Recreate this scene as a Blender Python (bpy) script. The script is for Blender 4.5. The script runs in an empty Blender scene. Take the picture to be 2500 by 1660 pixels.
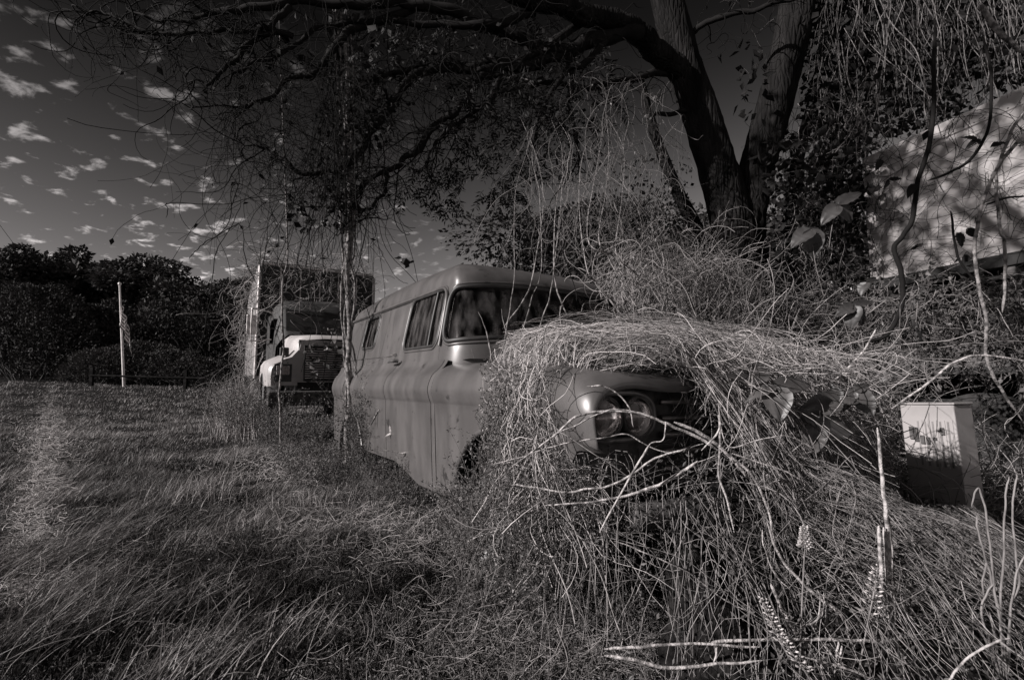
import bpy, bmesh, math, random
import numpy as np
from math import sin, cos, radians, pi, sqrt
R = radians
rng = np.random.default_rng(7)
random.seed(7)
scn = bpy.context.scene
COL = scn.collection

# ------------------------------------------------------------------ camera
F = 1120.9            # focal length in pixels of the 2500 px wide photograph
PIT = R(5.03)
CZ = 1.012
cd = bpy.data.cameras.new('camera'); cam = bpy.data.objects.new('camera', cd); COL.objects.link(cam)
cd.sensor_width = 36; cd.lens = F * 36 / 2500; cd.clip_start = 0.02; cd.clip_end = 2000
cam.location = (0, 0, CZ); cam.rotation_euler = (pi / 2 + PIT, 0, 0)
scn.camera = cam
FW = np.array([0, cos(PIT), sin(PIT)]); UP = np.array([0, -sin(PIT), cos(PIT)]); RT = np.array([1., 0, 0]); CAM = np.array([0, 0, CZ])

def P(sx, sy, d):
    """world point seen at photograph pixel sx, sy at distance d along the view axis"""
    return CAM + RT * ((sx - 1250) / F * d) + UP * (-(sy - 830) / F * d) + FW * d

# ------------------------------------------------------------------ light
SUN_AZ = R(-115)      # measured from +Y towards +X: the sun stands on the left, a little behind the camera
SUN_EL = R(25)
sdir = np.array([sin(SUN_AZ) * cos(SUN_EL), cos(SUN_AZ) * cos(SUN_EL), sin(SUN_EL)])
sl = bpy.data.lights.new('sun', 'SUN'); so = bpy.data.objects.new('sun', sl); COL.objects.link(so)
sl.energy = 5.0; sl.angle = R(0.5); sl.color = (1.0, 0.955, 0.94)
from mathutils import Vector, Matrix, Euler
so.rotation_euler = Vector(sdir).to_track_quat('Z', 'Y').to_euler()
so.location = (-20, -10, 15)

w = bpy.data.worlds.new('World'); scn.world = w; w.use_nodes = True
nt = w.node_tree; nt.nodes.clear()
def N(t, typ, **kw):
    n = t.nodes.new(typ)
    for k, v in kw.items(): setattr(n, k, v)
    return n
def math_n(t, op, a, b=None, c=None, clamp=False):
    n = N(t, 'ShaderNodeMath', operation=op); n.use_clamp = clamp
    for i, v in enumerate((a, b, c)):
        if v is None: continue
        if isinstance(v, (int, float)): n.inputs[i].default_value = v
        else: t.links.new(v, n.inputs[i])
    return n.outputs[0]
def smooth_n(t, v, lo, hi):
    n = N(t, 'ShaderNodeMapRange', interpolation_type='SMOOTHSTEP')
    n.inputs[1].default_value = lo; n.inputs[2].default_value = hi
    t.links.new(v, n.inputs[0]); return n.outputs[0]
sky = N(nt, 'ShaderNodeTexSky', sky_type='NISHITA'); sky.sun_disc = False
sky.sun_elevation = SUN_EL; sky.sun_rotation = SUN_AZ; sky.altitude = 200; sky.air_density = 1.0; sky.dust_density = 0.35; sky.ozone_density = 1.0
sep = N(nt, 'ShaderNodeSeparateColor'); nt.links.new(sky.outputs[0], sep.inputs[0])
red = math_n(nt, 'MULTIPLY', sep.outputs[0], 1.0)
tc = N(nt, 'ShaderNodeTexCoord'); sx_ = N(nt, 'ShaderNodeSeparateXYZ'); nt.links.new(tc.outputs['Generated'], sx_.inputs[0])
zc = math_n(nt, 'MAXIMUM', sx_.outputs[2], 0.02)
zd = math_n(nt, 'ADD', zc, 0.20)
cx = math_n(nt, 'DIVIDE', sx_.outputs[0], zd); cy = math_n(nt, 'DIVIDE', sx_.outputs[1], zd)
cmb = N(nt, 'ShaderNodeCombineXYZ'); nt.links.new(cx, cmb.inputs[0]); nt.links.new(cy, cmb.inputs[1])
mp = N(nt, 'ShaderNodeMapping'); nt.links.new(cmb.outputs[0], mp.inputs[0]); mp.inputs['Rotation'].default_value = (0, 0, R(20)); mp.inputs['Scale'].default_value = (1, 1.15, 1)
n1 = N(nt, 'ShaderNodeTexNoise'); n1.inputs['Scale'].default_value = 12; n1.inputs['Detail'].default_value = 6; n1.inputs['Roughness'].default_value = 0.56; n1.inputs['Distortion'].default_value = .25
n2 = N(nt, 'ShaderNodeTexNoise'); n2.inputs['Scale'].default_value = 1.1; n2.inputs['Detail'].default_value = 2
nt.links.new(mp.outputs[0], n1.inputs[0]); nt.links.new(mp.outputs[0], n2.inputs[0])
nsum = math_n(nt, 'ADD', n1.outputs[0], math_n(nt, 'MULTIPLY', n2.outputs[0], 0.30))
cl = smooth_n(nt, nsum, 0.715, 0.88)
band = smooth_n(nt, sx_.outputs[2], 0.68, 0.46)                                    # clouds thin out towards the zenith
band2 = smooth_n(nt, sx_.outputs[0], -0.05, -0.36)
band3 = smooth_n(nt, sx_.outputs[2], 0.06, 0.12)
cl = math_n(nt, 'MULTIPLY', math_n(nt, 'MULTIPLY', cl, band), math_n(nt, 'MULTIPLY', band2, band3))
SKY_POW, SKY_MUL, CLOUD = 1.25, 0.46, 5.2
deep = math_n(nt, 'MULTIPLY', math_n(nt, 'POWER', red, SKY_POW), SKY_MUL)
elev = math_n(nt, 'ADD', math_n(nt, 'MULTIPLY', smooth_n(nt, sx_.outputs[2], 0.66, -0.02), 1.02), 0.07)   # deep red filter: the sky darkens upwards
pol = math_n(nt, 'ADD', 1.0, math_n(nt, 'MULTIPLY', smooth_n(nt, sx_.outputs[0], -.55, .45), 1.3))   # polariser: the band towards the sun stays darkest
deep = math_n(nt, 'MULTIPLY', math_n(nt, 'MULTIPLY', deep, elev), pol)
cloudv = math_n(nt, 'MULTIPLY', cl, math_n(nt, 'MULTIPLY', elev, CLOUD))
tot = math_n(nt, 'ADD', deep, cloudv)
tint = N(nt, 'ShaderNodeVectorMath', operation='SCALE'); tint.inputs[0].default_value = (1.0, 0.935, 0.925); nt.links.new(tot, tint.inputs['Scale'])
bg = N(nt, 'ShaderNodeBackground'); bg.inputs[1].default_value = 0.09; nt.links.new(tint.outputs[0], bg.inputs[0])
wo = N(nt, 'ShaderNodeOutputWorld'); nt.links.new(bg.outputs[0], wo.inputs[0])
scn.view_settings.view_transform = 'Standard'; scn.view_settings.look = 'None'; scn.view_settings.gamma = 1; scn.view_settings.exposure = 0.62
scn.cycles.max_bounces = 5; scn.cycles.transparent_max_bounces = 12

# ------------------------------------------------------------------ materials
TINT = (1.0, 0.945, 0.935)
def g3(v): return (v * TINT[0], v * TINT[1], v * TINT[2], 1)
def mat(name, lo, hi=None, rough=0.7, scale=6.0, metal=0.0, spec=0.5, attr=True, transl=0.0, bump=0.0, bscale=40, stretch=None, contrast=(0.3, 0.7), detail=4):
    """grey material between lo and hi: driven by the per-strand value 'shade' and by a noise in object space"""
    hi = lo if hi is None else hi
    m = bpy.data.materials.new(name); m.use_nodes = True; t = m.node_tree; t.nodes.clear()
    b = N(t, 'ShaderNodeBsdfPrincipled'); o = N(t, 'ShaderNodeOutputMaterial')
    b.inputs['Roughness'].default_value = rough; b.inputs['Metallic'].default_value = metal; b.inputs['Specular IOR Level'].default_value = spec
    tcn = N(t, 'ShaderNodeTexCoord'); src = tcn.outputs['Object']
    if stretch:
        mpn = N(t, 'ShaderNodeMapping'); mpn.inputs['Scale'].default_value = stretch; t.links.new(src, mpn.inputs[0]); src = mpn.outputs[0]
    nz = N(t, 'ShaderNodeTexNoise'); nz.inputs['Scale'].default_value = scale; nz.inputs['Detail'].default_value = detail; t.links.new(src, nz.inputs[0])
    f = smooth_n(t, nz.outputs[0], *contrast)
    if attr:
        a = N(t, 'ShaderNodeAttribute'); a.attribute_name = 'shade'
        f = math_n(t, 'ADD', math_n(t, 'MULTIPLY', f, 0.35), math_n(t, 'MULTIPLY', a.outputs['Fac'], 0.65))
    mx = N(t, 'ShaderNodeMix', data_type='RGBA'); mx.inputs[6].default_value = g3(lo); mx.inputs[7].default_value = g3(hi)
    t.links.new(f, mx.inputs[0]); t.links.new(mx.outputs[2], b.inputs['Base Color'])
    if bump:
        n3 = N(t, 'ShaderNodeTexNoise'); n3.inputs['Scale'].default_value = bscale; n3.inputs['Detail'].default_value = 5; t.links.new(src, n3.inputs[0])
        bp = N(t, 'ShaderNodeBump'); bp.inputs['Strength'].default_value = bump; bp.inputs['Distance'].default_value = 0.01
        t.links.new(n3.outputs[0], bp.inputs['Height']); t.links.new(bp.outputs[0], b.inputs['Normal'])
    out = b.outputs[0]
    if transl:
        tr = N(t, 'ShaderNodeBsdfTranslucent'); t.links.new(mx.outputs[2], tr.inputs[0])
        ms = N(t, 'ShaderNodeMixShader'); ms.inputs[0].default_value = transl; t.links.new(out, ms.inputs[1]); t.links.new(tr.outputs[0], ms.inputs[2]); out = ms.outputs[0]
    t.links.new(out, o.inputs[0]); return m

def add_spots(m, dark, scale, lo, hi):
    t = m.node_tree; b = [n for n in t.nodes if n.type == 'BSDF_PRINCIPLED'][0]; src = b.inputs['Base Color'].links[0].from_socket
    tcn = N(t, 'ShaderNodeTexCoord'); nz = N(t, 'ShaderNodeTexNoise'); nz.inputs['Scale'].default_value = scale; nz.inputs['Detail'].default_value = 9; nz.inputs['Roughness'].default_value = .68; t.links.new(tcn.outputs['Object'], nz.inputs[0])
    mx = N(t, 'ShaderNodeMix', data_type='RGBA'); mx.inputs[7].default_value = g3(dark); t.links.new(smooth_n(t, nz.outputs[0], lo, hi), mx.inputs[0]); t.links.new(src, mx.inputs[6]); t.links.new(mx.outputs[2], b.inputs['Base Color'])
def glass_mat(name, tr=0.55, dirt=0.25, dcol=0.12, rough=0.06, ior=1.6):
    m = bpy.data.materials.new(name); m.use_nodes = True; t = m.node_tree; t.nodes.clear(); o = N(t, 'ShaderNodeOutputMaterial')
    fr = N(t, 'ShaderNodeFresnel'); fr.inputs[0].default_value = ior
    gl = N(t, 'ShaderNodeBsdfGlossy'); gl.inputs['Roughness'].default_value = rough; gl.inputs[0].default_value = g3(.9)
    tp = N(t, 'ShaderNodeBsdfTransparent'); tp.inputs[0].default_value = g3(tr)
    df = N(t, 'ShaderNodeBsdfDiffuse'); df.inputs[0].default_value = g3(dcol)
    tcn = N(t, 'ShaderNodeTexCoord'); mpn = N(t, 'ShaderNodeMapping'); mpn.inputs['Scale'].default_value = (5, 5, 1.6); t.links.new(tcn.outputs['Object'], mpn.inputs[0])
    nz = N(t, 'ShaderNodeTexNoise'); nz.inputs['Scale'].default_value = 3; nz.inputs['Detail'].default_value = 6; t.links.new(mpn.outputs[0], nz.inputs[0])
    f = math_n(t, 'MULTIPLY', smooth_n(t, nz.outputs[0], .35, .75), dirt)
    m1 = N(t, 'ShaderNodeMixShader'); t.links.new(fr.outputs[0], m1.inputs[0]); t.links.new(tp.outputs[0], m1.inputs[1]); t.links.new(gl.outputs[0], m1.inputs[2])
    m2 = N(t, 'ShaderNodeMixShader'); t.links.new(f, m2.inputs[0]); t.links.new(m1.outputs[0], m2.inputs[1]); t.links.new(df.outputs[0], m2.inputs[2])
    t.links.new(m2.outputs[0], o.inputs[0]); return m

def bark_mat(name, lo, hi):
    m = mat(name, lo, hi, rough=.95, scale=5, attr=False, stretch=(1, 1, .25), spec=.08); t = m.node_tree
    b = [n for n in t.nodes if n.type == 'BSDF_PRINCIPLED'][0]
    tcn = N(t, 'ShaderNodeTexCoord'); mpn = N(t, 'ShaderNodeMapping'); mpn.inputs['Scale'].default_value = (1, 1, .16); t.links.new(tcn.outputs['Object'], mpn.inputs[0])
    nz = N(t, 'ShaderNodeTexNoise'); nz.inputs['Scale'].default_value = 4; t.links.new(mpn.outputs[0], nz.inputs[0])
    ad = N(t, 'ShaderNodeMix', data_type='VECTOR'); ad.inputs[0].default_value = .12
    t.links.new(mpn.outputs[0], ad.inputs[4]); t.links.new(nz.outputs[1], ad.inputs[5])
    vo = N(t, 'ShaderNodeTexVoronoi', feature='DISTANCE_TO_EDGE'); vo.inputs['Scale'].default_value = 24; t.links.new(ad.outputs[1], vo.inputs[0])
    bp = N(t, 'ShaderNodeBump'); bp.inputs['Strength'].default_value = 1.0; bp.inputs['Distance'].default_value = .035
    t.links.new(math_n(t, 'POWER', math_n(t, 'MINIMUM', vo.outputs[0], .4), .6), bp.inputs['Height']); t.links.new(bp.outputs[0], b.inputs['Normal'])
    return m

M = {}
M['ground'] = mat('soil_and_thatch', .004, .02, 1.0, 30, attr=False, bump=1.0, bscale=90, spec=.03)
M['grass'] = mat('grass_blades', .006, .36, .55, .8, transl=.2, spec=.25)
M['straw'] = mat('dry_straw', .010, .60, .6, 38, spec=.25)
M['cane'] = mat('dry_cane', .12, .46, .6, 45, attr=False, bump=.6, bscale=150, stretch=(1, 1, 1), spec=.25, contrast=(.35, .65))
M['vine_pale'] = mat('pale_vine_bark', .05, .26, .75, 30, attr=False, bump=.7, bscale=120, spec=.2, contrast=(.35, .65))
M['vine_dark'] = mat('dark_vine_bark', .004, .018, .9, 12, attr=True, spec=.1)  # near black: crown shade on the limbs and branches is put into the colour
M['vine_mid'] = mat('vine_stems', .012, .32, .7, 25, spec=.2)
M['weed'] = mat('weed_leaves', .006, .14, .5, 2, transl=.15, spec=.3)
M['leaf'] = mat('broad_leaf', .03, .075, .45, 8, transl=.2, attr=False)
M['leaf_mid'] = mat('shaded_broad_leaf', .015, .04, .5, 8, transl=.15, attr=False)  # darker copy of broad_leaf: shade high in the thicket put into the colour
M['leaf_dark'] = mat('hanging_leaves', .003, .02, .7, 4, transl=.05, spec=.15)
M['leaf_far'] = mat('tree_foliage', .005, .045, .7, .6, transl=.1, spec=.15)
M['leaf_shrub'] = mat('shrub_foliage', .012, .065, .7, 1.2, transl=.1, spec=.15)
M['bark'] = bark_mat('tree_bark', .004, .017)  # near black: shade of the unseen upper crown is put into the colour
M['bark_far'] = mat('far_bark', .02, .05, .9, 5, attr=False)
M['paint'] = mat('faded_van_paint', .075, .125, .38, 5.0, metal=.25, attr=False, stretch=(1.6, 1.6, .6), bump=.03, bscale=9, contrast=(.3, .8), detail=10)
M['rubber'] = mat('rubber_seal', .012, .03, .55, 8, attr=False)
M['black'] = mat('unlit_black_metal', .006, .015, .8, 8, attr=False)
M['chrome'] = mat('dull_chrome', .35, .55, .3, 8, metal=.9, attr=False)
M['glass'] = glass_mat('dusty_glass', .5, .22, .22)
M['glass2'] = glass_mat('grimy_side_glass', .4, .55, .10, .1)
M['lens'] = glass_mat('headlamp_lens', .45, .85, .42, .15)
M['reflector'] = mat('lamp_reflector', .3, .6, .35, 30, metal=.8, attr=False)
M['rust'] = mat('rusty_steel', .02, .08, .85, 14, attr=False, bump=.5)
M['tyre'] = mat('tyre_rubber', .012, .03, .85, 20, attr=False)
M['white'] = mat('chalky_white_paint', .19, .37, .55, 1.6, attr=False, bump=.12, bscale=3, contrast=(.2, .8), detail=8)
M['truck'] = mat('truck_paint', .22, .42, .42, 2.0, attr=False, contrast=(.2, .8), detail=7)
M['trim'] = mat('aluminium_trim', .30, .6, .4, 10, metal=.5, attr=False)
M['boxpanel'] = mat('box_panel', .008, .03, .7, 2, attr=False, detail=7)  # near black: shade on the truck's box front and cab put into the colour
M['boxside'] = mat('pale_side_sheet', .08, .20, .6, 3, attr=False, detail=8)  # lighter than the box front: sunlight on the truck's flank put into the colour
M['wood'] = mat('weathered_wood', .12, .30, .85, 4, attr=False, stretch=(8, 8, 1), bump=.5)
M['fence'] = mat('fence_wood', .004, .014, .95, 4, attr=False, spec=.05)
M['pole'] = mat('painted_pole', .5, .7, .45, 3, attr=False)

add_spots(M['paint'], .035, 6, .60, .66); add_spots(M['white'], .05, 7, .64, .70); add_spots(M['truck'], .05, 5, .63, .69)

# ------------------------------------------------------------------ mesh helpers
def tag(o, label=None, cat=None, group=None, kind=None):
    if label: o['label'] = label
    if cat: o['category'] = cat
    if group: o['group'] = group
    if kind: o['kind'] = kind
    return o

def empty(name, loc=(0, 0, 0), rot=(0, 0, 0), **kw):
    e = bpy.data.objects.new(name, None); e.location = loc; e.rotation_euler = rot; e.empty_display_size = .1
    COL.objects.link(e); return tag(e, **kw)

class MB:
    """collects vertices and quads/tris, builds ONE mesh object"""
    def __init__(s): s.v = []; s.f4 = []; s.f3 = []; s.m4 = []; s.m3 = []; s.sh = []; s.n = 0
    def add(s, v, f, shade=.5, mi=0):
        v = np.asarray(v, float).reshape(-1, 3); f = np.asarray(f, np.int64)
        if len(f) == 0: return
        s.v.append(v)
        s.sh.append(np.full(len(v), shade) if np.isscalar(shade) else np.asarray(shade, float).ravel())
        f = f + s.n; s.n += len(v)
        if f.shape[1] == 4: s.f4.append(f); s.m4.append(np.full(len(f), mi))
        else: s.f3.append(f); s.m3.append(np.full(len(f), mi))
    def build(s, name, mats, parent=None, smooth=True, loc=None, **kw):
        me = bpy.data.meshes.new(name)
        V = np.concatenate(s.v)
        if loc is not None: V = V - np.array(loc)
        f4 = np.concatenate(s.f4) if s.f4 else np.zeros((0, 4), int); f3 = np.concatenate(s.f3) if s.f3 else np.zeros((0, 3), int)
        mi = np.concatenate(s.m4 + s.m3)
        me.vertices.add(len(V)); me.vertices.foreach_set('co', V.astype(np.float32).ravel())
        nl = f4.size + f3.size; me.loops.add(nl); me.loops.foreach_set('vertex_index', np.concatenate([f4.ravel(), f3.ravel()]).astype(np.int32))
        npol = len(f4) + len(f3); me.polygons.add(npol)
        tot = np.concatenate([np.full(len(f4), 4), np.full(len(f3), 3)]).astype(np.int32)
        st = np.concatenate([[0], np.cumsum(tot)[:-1]]).astype(np.int32)
        me.polygons.foreach_set('loop_start', st); me.polygons.foreach_set('loop_total', tot)
        me.polygons.foreach_set('material_index', mi.astype(np.int32)); me.polygons.foreach_set('use_smooth', np.full(npol, bool(smooth)))
        for m in (mats if isinstance(mats, (list, tuple)) else [mats]): me.materials.append(m)
        a = me.attributes.new('shade', 'FLOAT', 'POINT'); a.data.foreach_set('value', np.concatenate(s.sh).astype(np.float32))
        me.update(calc_edges=True); me.validate(clean_customdata=False)
        o = bpy.data.objects.new(name, me); COL.objects.link(o)
        if loc is not None: o.location = loc
        if parent is not None: o.parent = parent
        return tag(o, **kw)

def nrm(a): return a / np.maximum(np.linalg.norm(a, axis=-1, keepdims=True), 1e-9)

def tubes(mb, paths, rad, sides=4, shade=None, mi=0, caps=False):
    """paths (N,K,3), rad (N,K) or (N,): N tubes in one go"""
    paths = np.asarray(paths, float)
    if paths.ndim == 2: paths = paths[None]
    n, K, _ = paths.shape
    rad = np.asarray(rad, float)
    if rad.ndim == 0: rad = np.full((n, K), float(rad))
    elif rad.ndim == 1 and n == 1 and len(rad) == K: rad = rad[None]
    elif rad.ndim == 1: rad = np.repeat(rad[:, None], K, 1)
    T = nrm(np.gradient(paths, axis=1))
    ref = np.tile(np.array([0.31, 0.17, 0.93]), (n, 1)); alt = np.tile(np.array([.9, .3, .1]), (n, 1))
    ref = np.where(np.abs((ref * T[:, 0]).sum(-1, keepdims=True)) > .9, alt, ref)
    U = nrm(np.cross(T[:, 0], ref)); Us = [U]
    for k in range(1, K):
        U = U - (U * T[:, k]).sum(-1, keepdims=True) * T[:, k]; U = nrm(U); Us.append(U)
    U = np.stack(Us, 1); W = np.cross(T, U)
    a = np.arange(sides) * 2 * pi / sides
    ring = paths[:, :, None] + rad[:, :, None, None] * (np.cos(a)[None, None, :, None] * U[:, :, None] + np.sin(a)[None, None, :, None] * W[:, :, None])
    idx = np.arange(n * K * sides).reshape(n, K, sides); nx = np.roll(idx, -1, 2)
    q = np.stack([idx[:, :-1], nx[:, :-1], nx[:, 1:], idx[:, 1:]], -1).reshape(-1, 4)
    if shade is None: shade = rng.random(n)
    shv = np.repeat(np.broadcast_to(shade, (n,)), K * sides)
    mb.add(ring, q, shv, mi)
    if caps and sides > 3:
        v = []; f = []
        for i in range(n):
            for k in (0, K - 1):
                c = len(v); v.append(paths[i, k]); v += list(ring[i, k])
                for j in range(sides): f.append((c, c + 1 + j, c + 1 + (j + 1) % sides))
        mb.add(v, f, .5, mi)

def catmull(pts, n=8):
    p = np.asarray(pts, float); p = np.vstack([2 * p[0] - p[1], p, 2 * p[-1] - p[-2]]); out = []
    for i in range(1, len(p) - 2):
        for t in np.linspace(0, 1, n, endpoint=False):
            out.append(.5 * ((2 * p[i]) + (-p[i - 1] + p[i + 1]) * t + (2 * p[i - 1] - 5 * p[i] + 4 * p[i + 1] - p[i + 2]) * t * t + (-p[i - 1] + 3 * p[i] - 3 * p[i + 1] + p[i + 2]) * t ** 3))
    out.append(p[-2]); return np.array(out)

def wobble(path, amp, seed=None):
    K = len(path); n = rng.normal(size=(K, 3)); 
    for _ in range(2): n = (n + np.roll(n, 1, 0) + np.roll(n, -1, 0)) / 3
    return path + n * amp

def walk(n, K, start, dirs, step, curl=.3, grav=0., bias=None):
    """N random walks with smoothly turning heading"""
    p = np.array(start, float); d = nrm(np.array(dirs, float)); om = rng.normal(size=(n, 3)) * curl
    out = [p.copy()]; st = np.broadcast_to(step, (n,))[:, None]
    for k in range(K - 1):
        om = om * .75 + rng.normal(size=(n, 3)) * curl * .66
        d = d + np.cross(om, d); d[:, 2] -= grav
        if bias is not None: d = d + bias
        d = nrm(d); p = p + d * st; out.append(p.copy())
    return np.stack(out, 1)

def rand_dirs(n, zs=1.0):
    d = rng.normal(size=(n, 3)); d[:, 2] *= zs; return nrm(d)

def leaves(mb, c, axis, size, width=.5, shade=None, mi=0, roll=None):
    """small folded diamond leaves: 6 verts, 4 tris"""
    n = len(c); axis = nrm(axis); r = nrm(np.cross(axis, rand_dirs(n))); up = np.cross(r, axis)
    L = np.broadcast_to(size, (n,))[:, None]; wd = L * width * .5
    a0 = c; a1 = c + axis * L * .45 + r * wd + up * L * .08; a2 = c + axis * L; a3 = c + axis * L * .45 - r * wd + up * L * .08; mid = c + axis * L * .5 - up * L * .03
    V = np.stack([a0, a1, a2, a3, mid], 1); b = np.arange(n)[:, None] * 5
    f = np.concatenate([b + np.array([[0, 1, 4]]), b + np.array([[1, 2, 4]]), b + np.array([[2, 3, 4]]), b + np.array([[3, 0, 4]])])
    if shade is None: shade = rng.random(n)
    mb.add(V, f, np.repeat(shade, 5), mi)

def blades(mb, base, lean, h, wd, shade, K=4, mi=0):
    """N curved grass blades"""
    n = len(base); side = rand_dirs(n, .0); t = np.linspace(0, 1, K)
    h = np.broadcast_to(h, (n,)); wd = np.broadcast_to(wd, (n,))
    P_ = base[:, None] + np.array([0, 0, 1.]) * (h[:, None] * (t * (1 - .30 * t * np.minimum(np.linalg.norm(lean, axis=1), 1.6)[:, None])))[:, :, None] + lean[:, None] * (h[:, None] * t ** 1.7)[:, :, None]
    ww = (wd[:, None] * (1 - t ** 1.5) * .5 + .0002)[:, :, None] * side[:, None]
    V = np.stack([P_ - ww, P_ + ww], 2); idx = np.arange(n * K * 2).reshape(n, K, 2)
    q = np.stack([idx[:, :-1, 0], idx[:, :-1, 1], idx[:, 1:, 1], idx[:, 1:, 0]], -1).reshape(-1, 4)
    mb.add(V, q, np.repeat(shade, K * 2), mi)

def vnoise(x, y, s=1.0, seed=0):
    """cheap smooth 2D noise from sines, -1..1"""
    x = x * s + seed * 3.7; y = y * s - seed * 1.9
    return (np.sin(x * 1.7 + 1.3 * np.sin(y * 1.1 + seed)) + np.sin(y * 2.1 + 1.7 * np.sin(x * .9 - seed)) + np.sin((x + y) * 1.3 + seed) * .7) / 2.7

def box(mb, x0, x1, y0, y1, z0, z1, mi=0, shade=.5):
    v = [(x, y, z) for x in (x0, x1) for y in (y0, y1) for z in (z0, z1)]
    f = [(0, 1, 3, 2), (4, 6, 7, 5), (0, 4, 5, 1), (2, 3, 7, 6), (0, 2, 6, 4), (1, 5, 7, 3)]
    mb.add(v, f, shade, mi)
def boxobj(name, b, m, parent=None, bev=.01, **kw):
    mb = MB(); box(mb, *b); o = mb.build(name, m, parent, smooth=False, **kw)
    if bev:
        md = o.modifiers.new('bevel', 'BEVEL'); md.width = bev; md.segments = 3
    return o
def lathe(mb, prof, axis='y', c=(0, 0, 0), seg=32, mi=0):
    """prof: (r, h) list turned around an axis through c"""
    a = np.arange(seg) * 2 * pi / seg; pr = np.array(prof); K = len(pr)
    rr = pr[:, 0][:, None]; hh = np.repeat(pr[:, 1][:, None], seg, 1)
    A, B = rr * np.cos(a), rr * np.sin(a)
    V = {'y': np.stack([A, hh, B], -1), 'x': np.stack([hh, A, B], -1), 'z': np.stack([A, B, hh], -1)}[axis] + np.array(c)
    idx = np.arange(K * seg).reshape(K, seg); nx = np.roll(idx, -1, 1)
    mb.add(V, np.stack([idx[:-1], nx[:-1], nx[1:], idx[1:]], -1).reshape(-1, 4), .5, mi)
def grid(mb, V, mask=None, mi=0):
    """V (a,b,3) -> quads; mask (a-1,b-1) keeps faces"""
    a, b = V.shape[:2]; idx = np.arange(a * b).reshape(a, b)
    q = np.stack([idx[:-1, :-1], idx[1:, :-1], idx[1:, 1:], idx[:-1, 1:]], -1)
    q = q[mask] if mask is not None else q.reshape(-1, 4)
    mb.add(V, q, .5, mi)

# ------------------------------------------------------------------ ground
def sstep(a, b, x): t = np.clip((x - a) / (b - a), 0, 1); return t * t * (3 - 2 * t)
def G(x, y):
    x = np.asarray(x, float); y = np.asarray(y, float)
    z = .035 * vnoise(x, y, 1.6) + .05 * vnoise(x, y, .45, 2) * sstep(2, 8, y)
    z = z + np.clip(-x - 6, 0, 60) * .030 * sstep(8, 30, y) + sstep(32, 60, y) * .8 + sstep(52, 150, y) * 7
    z = z - .30 * sstep(1.2, 2.6, x) * sstep(5.5, 3.5, y)       # low ground at the right
    return z
gx = np.concatenate([-np.geomspace(900, 8, 40), np.linspace(-7.8, 7.8, 160), np.geomspace(8, 900, 40)])
gy = np.concatenate([-np.geomspace(60, 3, 12), np.linspace(-2.9, 12, 150), np.geomspace(12.2, 1500, 60)])
X, Y = np.meshgrid(gx, gy, indexing='ij'); mb = MB(); grid(mb, np.stack([X, Y, G(X, Y)], -1)); mb.build('ground', M['ground'], kind='structure')

def on_ground(sx, sy):
    """points of the ground seen at picture positions"""
    sx = np.asarray(sx, float); sy = np.asarray(sy, float)
    d = RT[None] * ((sx - 1250) / F)[:, None] + UP[None] * (-(sy - 830) / F)[:, None] + FW[None]
    t = (0.0 - CZ) / d[:, 2]; p = CAM + d * t[:, None]; p[:, 2] = G(p[:, 0], p[:, 1]); return p

# ------------------------------------------------------------------ the old panel van (van frame: x forward, y to its left, z up)
VP, VZ, VX, VY, VYAW = 0.03486, 0.01536, 0.67332, 2.83423, -1.00971
van = empty('panel_van', (VX, VY, VZ), (0, -VP, VYAW), label='old rounded panel van with split side windows, its bonnet buried under dry vines', cat='van')
VM = Matrix.Translation((VX, VY, VZ)) @ Euler((0, -VP, VYAW)).to_matrix().to_4x4()
VMn = np.array(VM)
def vw(p):
    p = np.asarray(p, float); return p @ VMn[:3, :3].T + VMn[:3, 3]
VMi = np.array(VM.inverted())
def wv(p):
    p = np.asarray(p, float); return p @ VMi[:3, :3].T + VMi[:3, 3]
def warp(V):
    V = np.array(V, float); z = V[..., 2]; k = np.clip(.02 + (z - .9) / .4 * .03, .0, .05)
    V[..., 2] = z + k * (-1 - V[..., 0]); return V

XP = -0.80; XR = -3.70
def gh(z):
    """plan outline parameters at height z: half width, front x"""
    if z <= 1.705:
        t = max(z - 1.14, 0) / (1.705 - 1.14)
        return .848 - .10 * t ** 1.25, -.44 - .20 * max(0, (z - 1.25) / .455) ** 1.1
    return .748, -.64
def outline(z, shrink=1.0, n_front=121, n_side=150, n_rear=30):
    wd, xf = gh(z); e = 2 / 3.0
    th = np.linspace(-pi / 2, pi / 2, 1201); yy = np.sign(np.sin(th)) * np.abs(np.sin(th)) ** e * wd; xx = XP + (xf - XP) * np.abs(np.cos(th)) ** e
    s = np.concatenate([[0], np.cumsum(np.hypot(np.diff(xx), np.diff(yy)))]); si = np.linspace(0, s[-1], n_front)
    fx, fy = np.interp(si, s, xx), np.interp(si, s, yy)
    xr = XR + .05 * max(0, (z - 1.4)) ; sxx = np.linspace(xr + .12, XP, n_side, endpoint=False)
    th = np.linspace(0, pi, n_rear); ry = np.sign(np.cos(th)) * np.abs(np.cos(th)) ** .5 * wd; rx = xr + .12 - .14 * np.abs(np.sin(th)) ** .6
    # order: right side rear->front, front right->left, left side front->rear, rear left->right (open seam)
    x = np.concatenate([sxx, fx, sxx[::-1], rx]); y = np.concatenate([-wd * np.ones(n_side), fy, wd * np.ones(n_side), ry])
    bulge = 1 + 0 * x
    xc = -2.25
    return xc + (x - xc) * (1 - (1 - shrink) * .82), y * shrink
NS, NF, NR = 150, 121, 30
lev = list(np.linspace(1.08, 1.70, 32)); rows = [np.stack([*outline(z, 1, NF, NS, NR), np.full(2 * NS + NF + NR, z)], -1) for z in lev]
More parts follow.
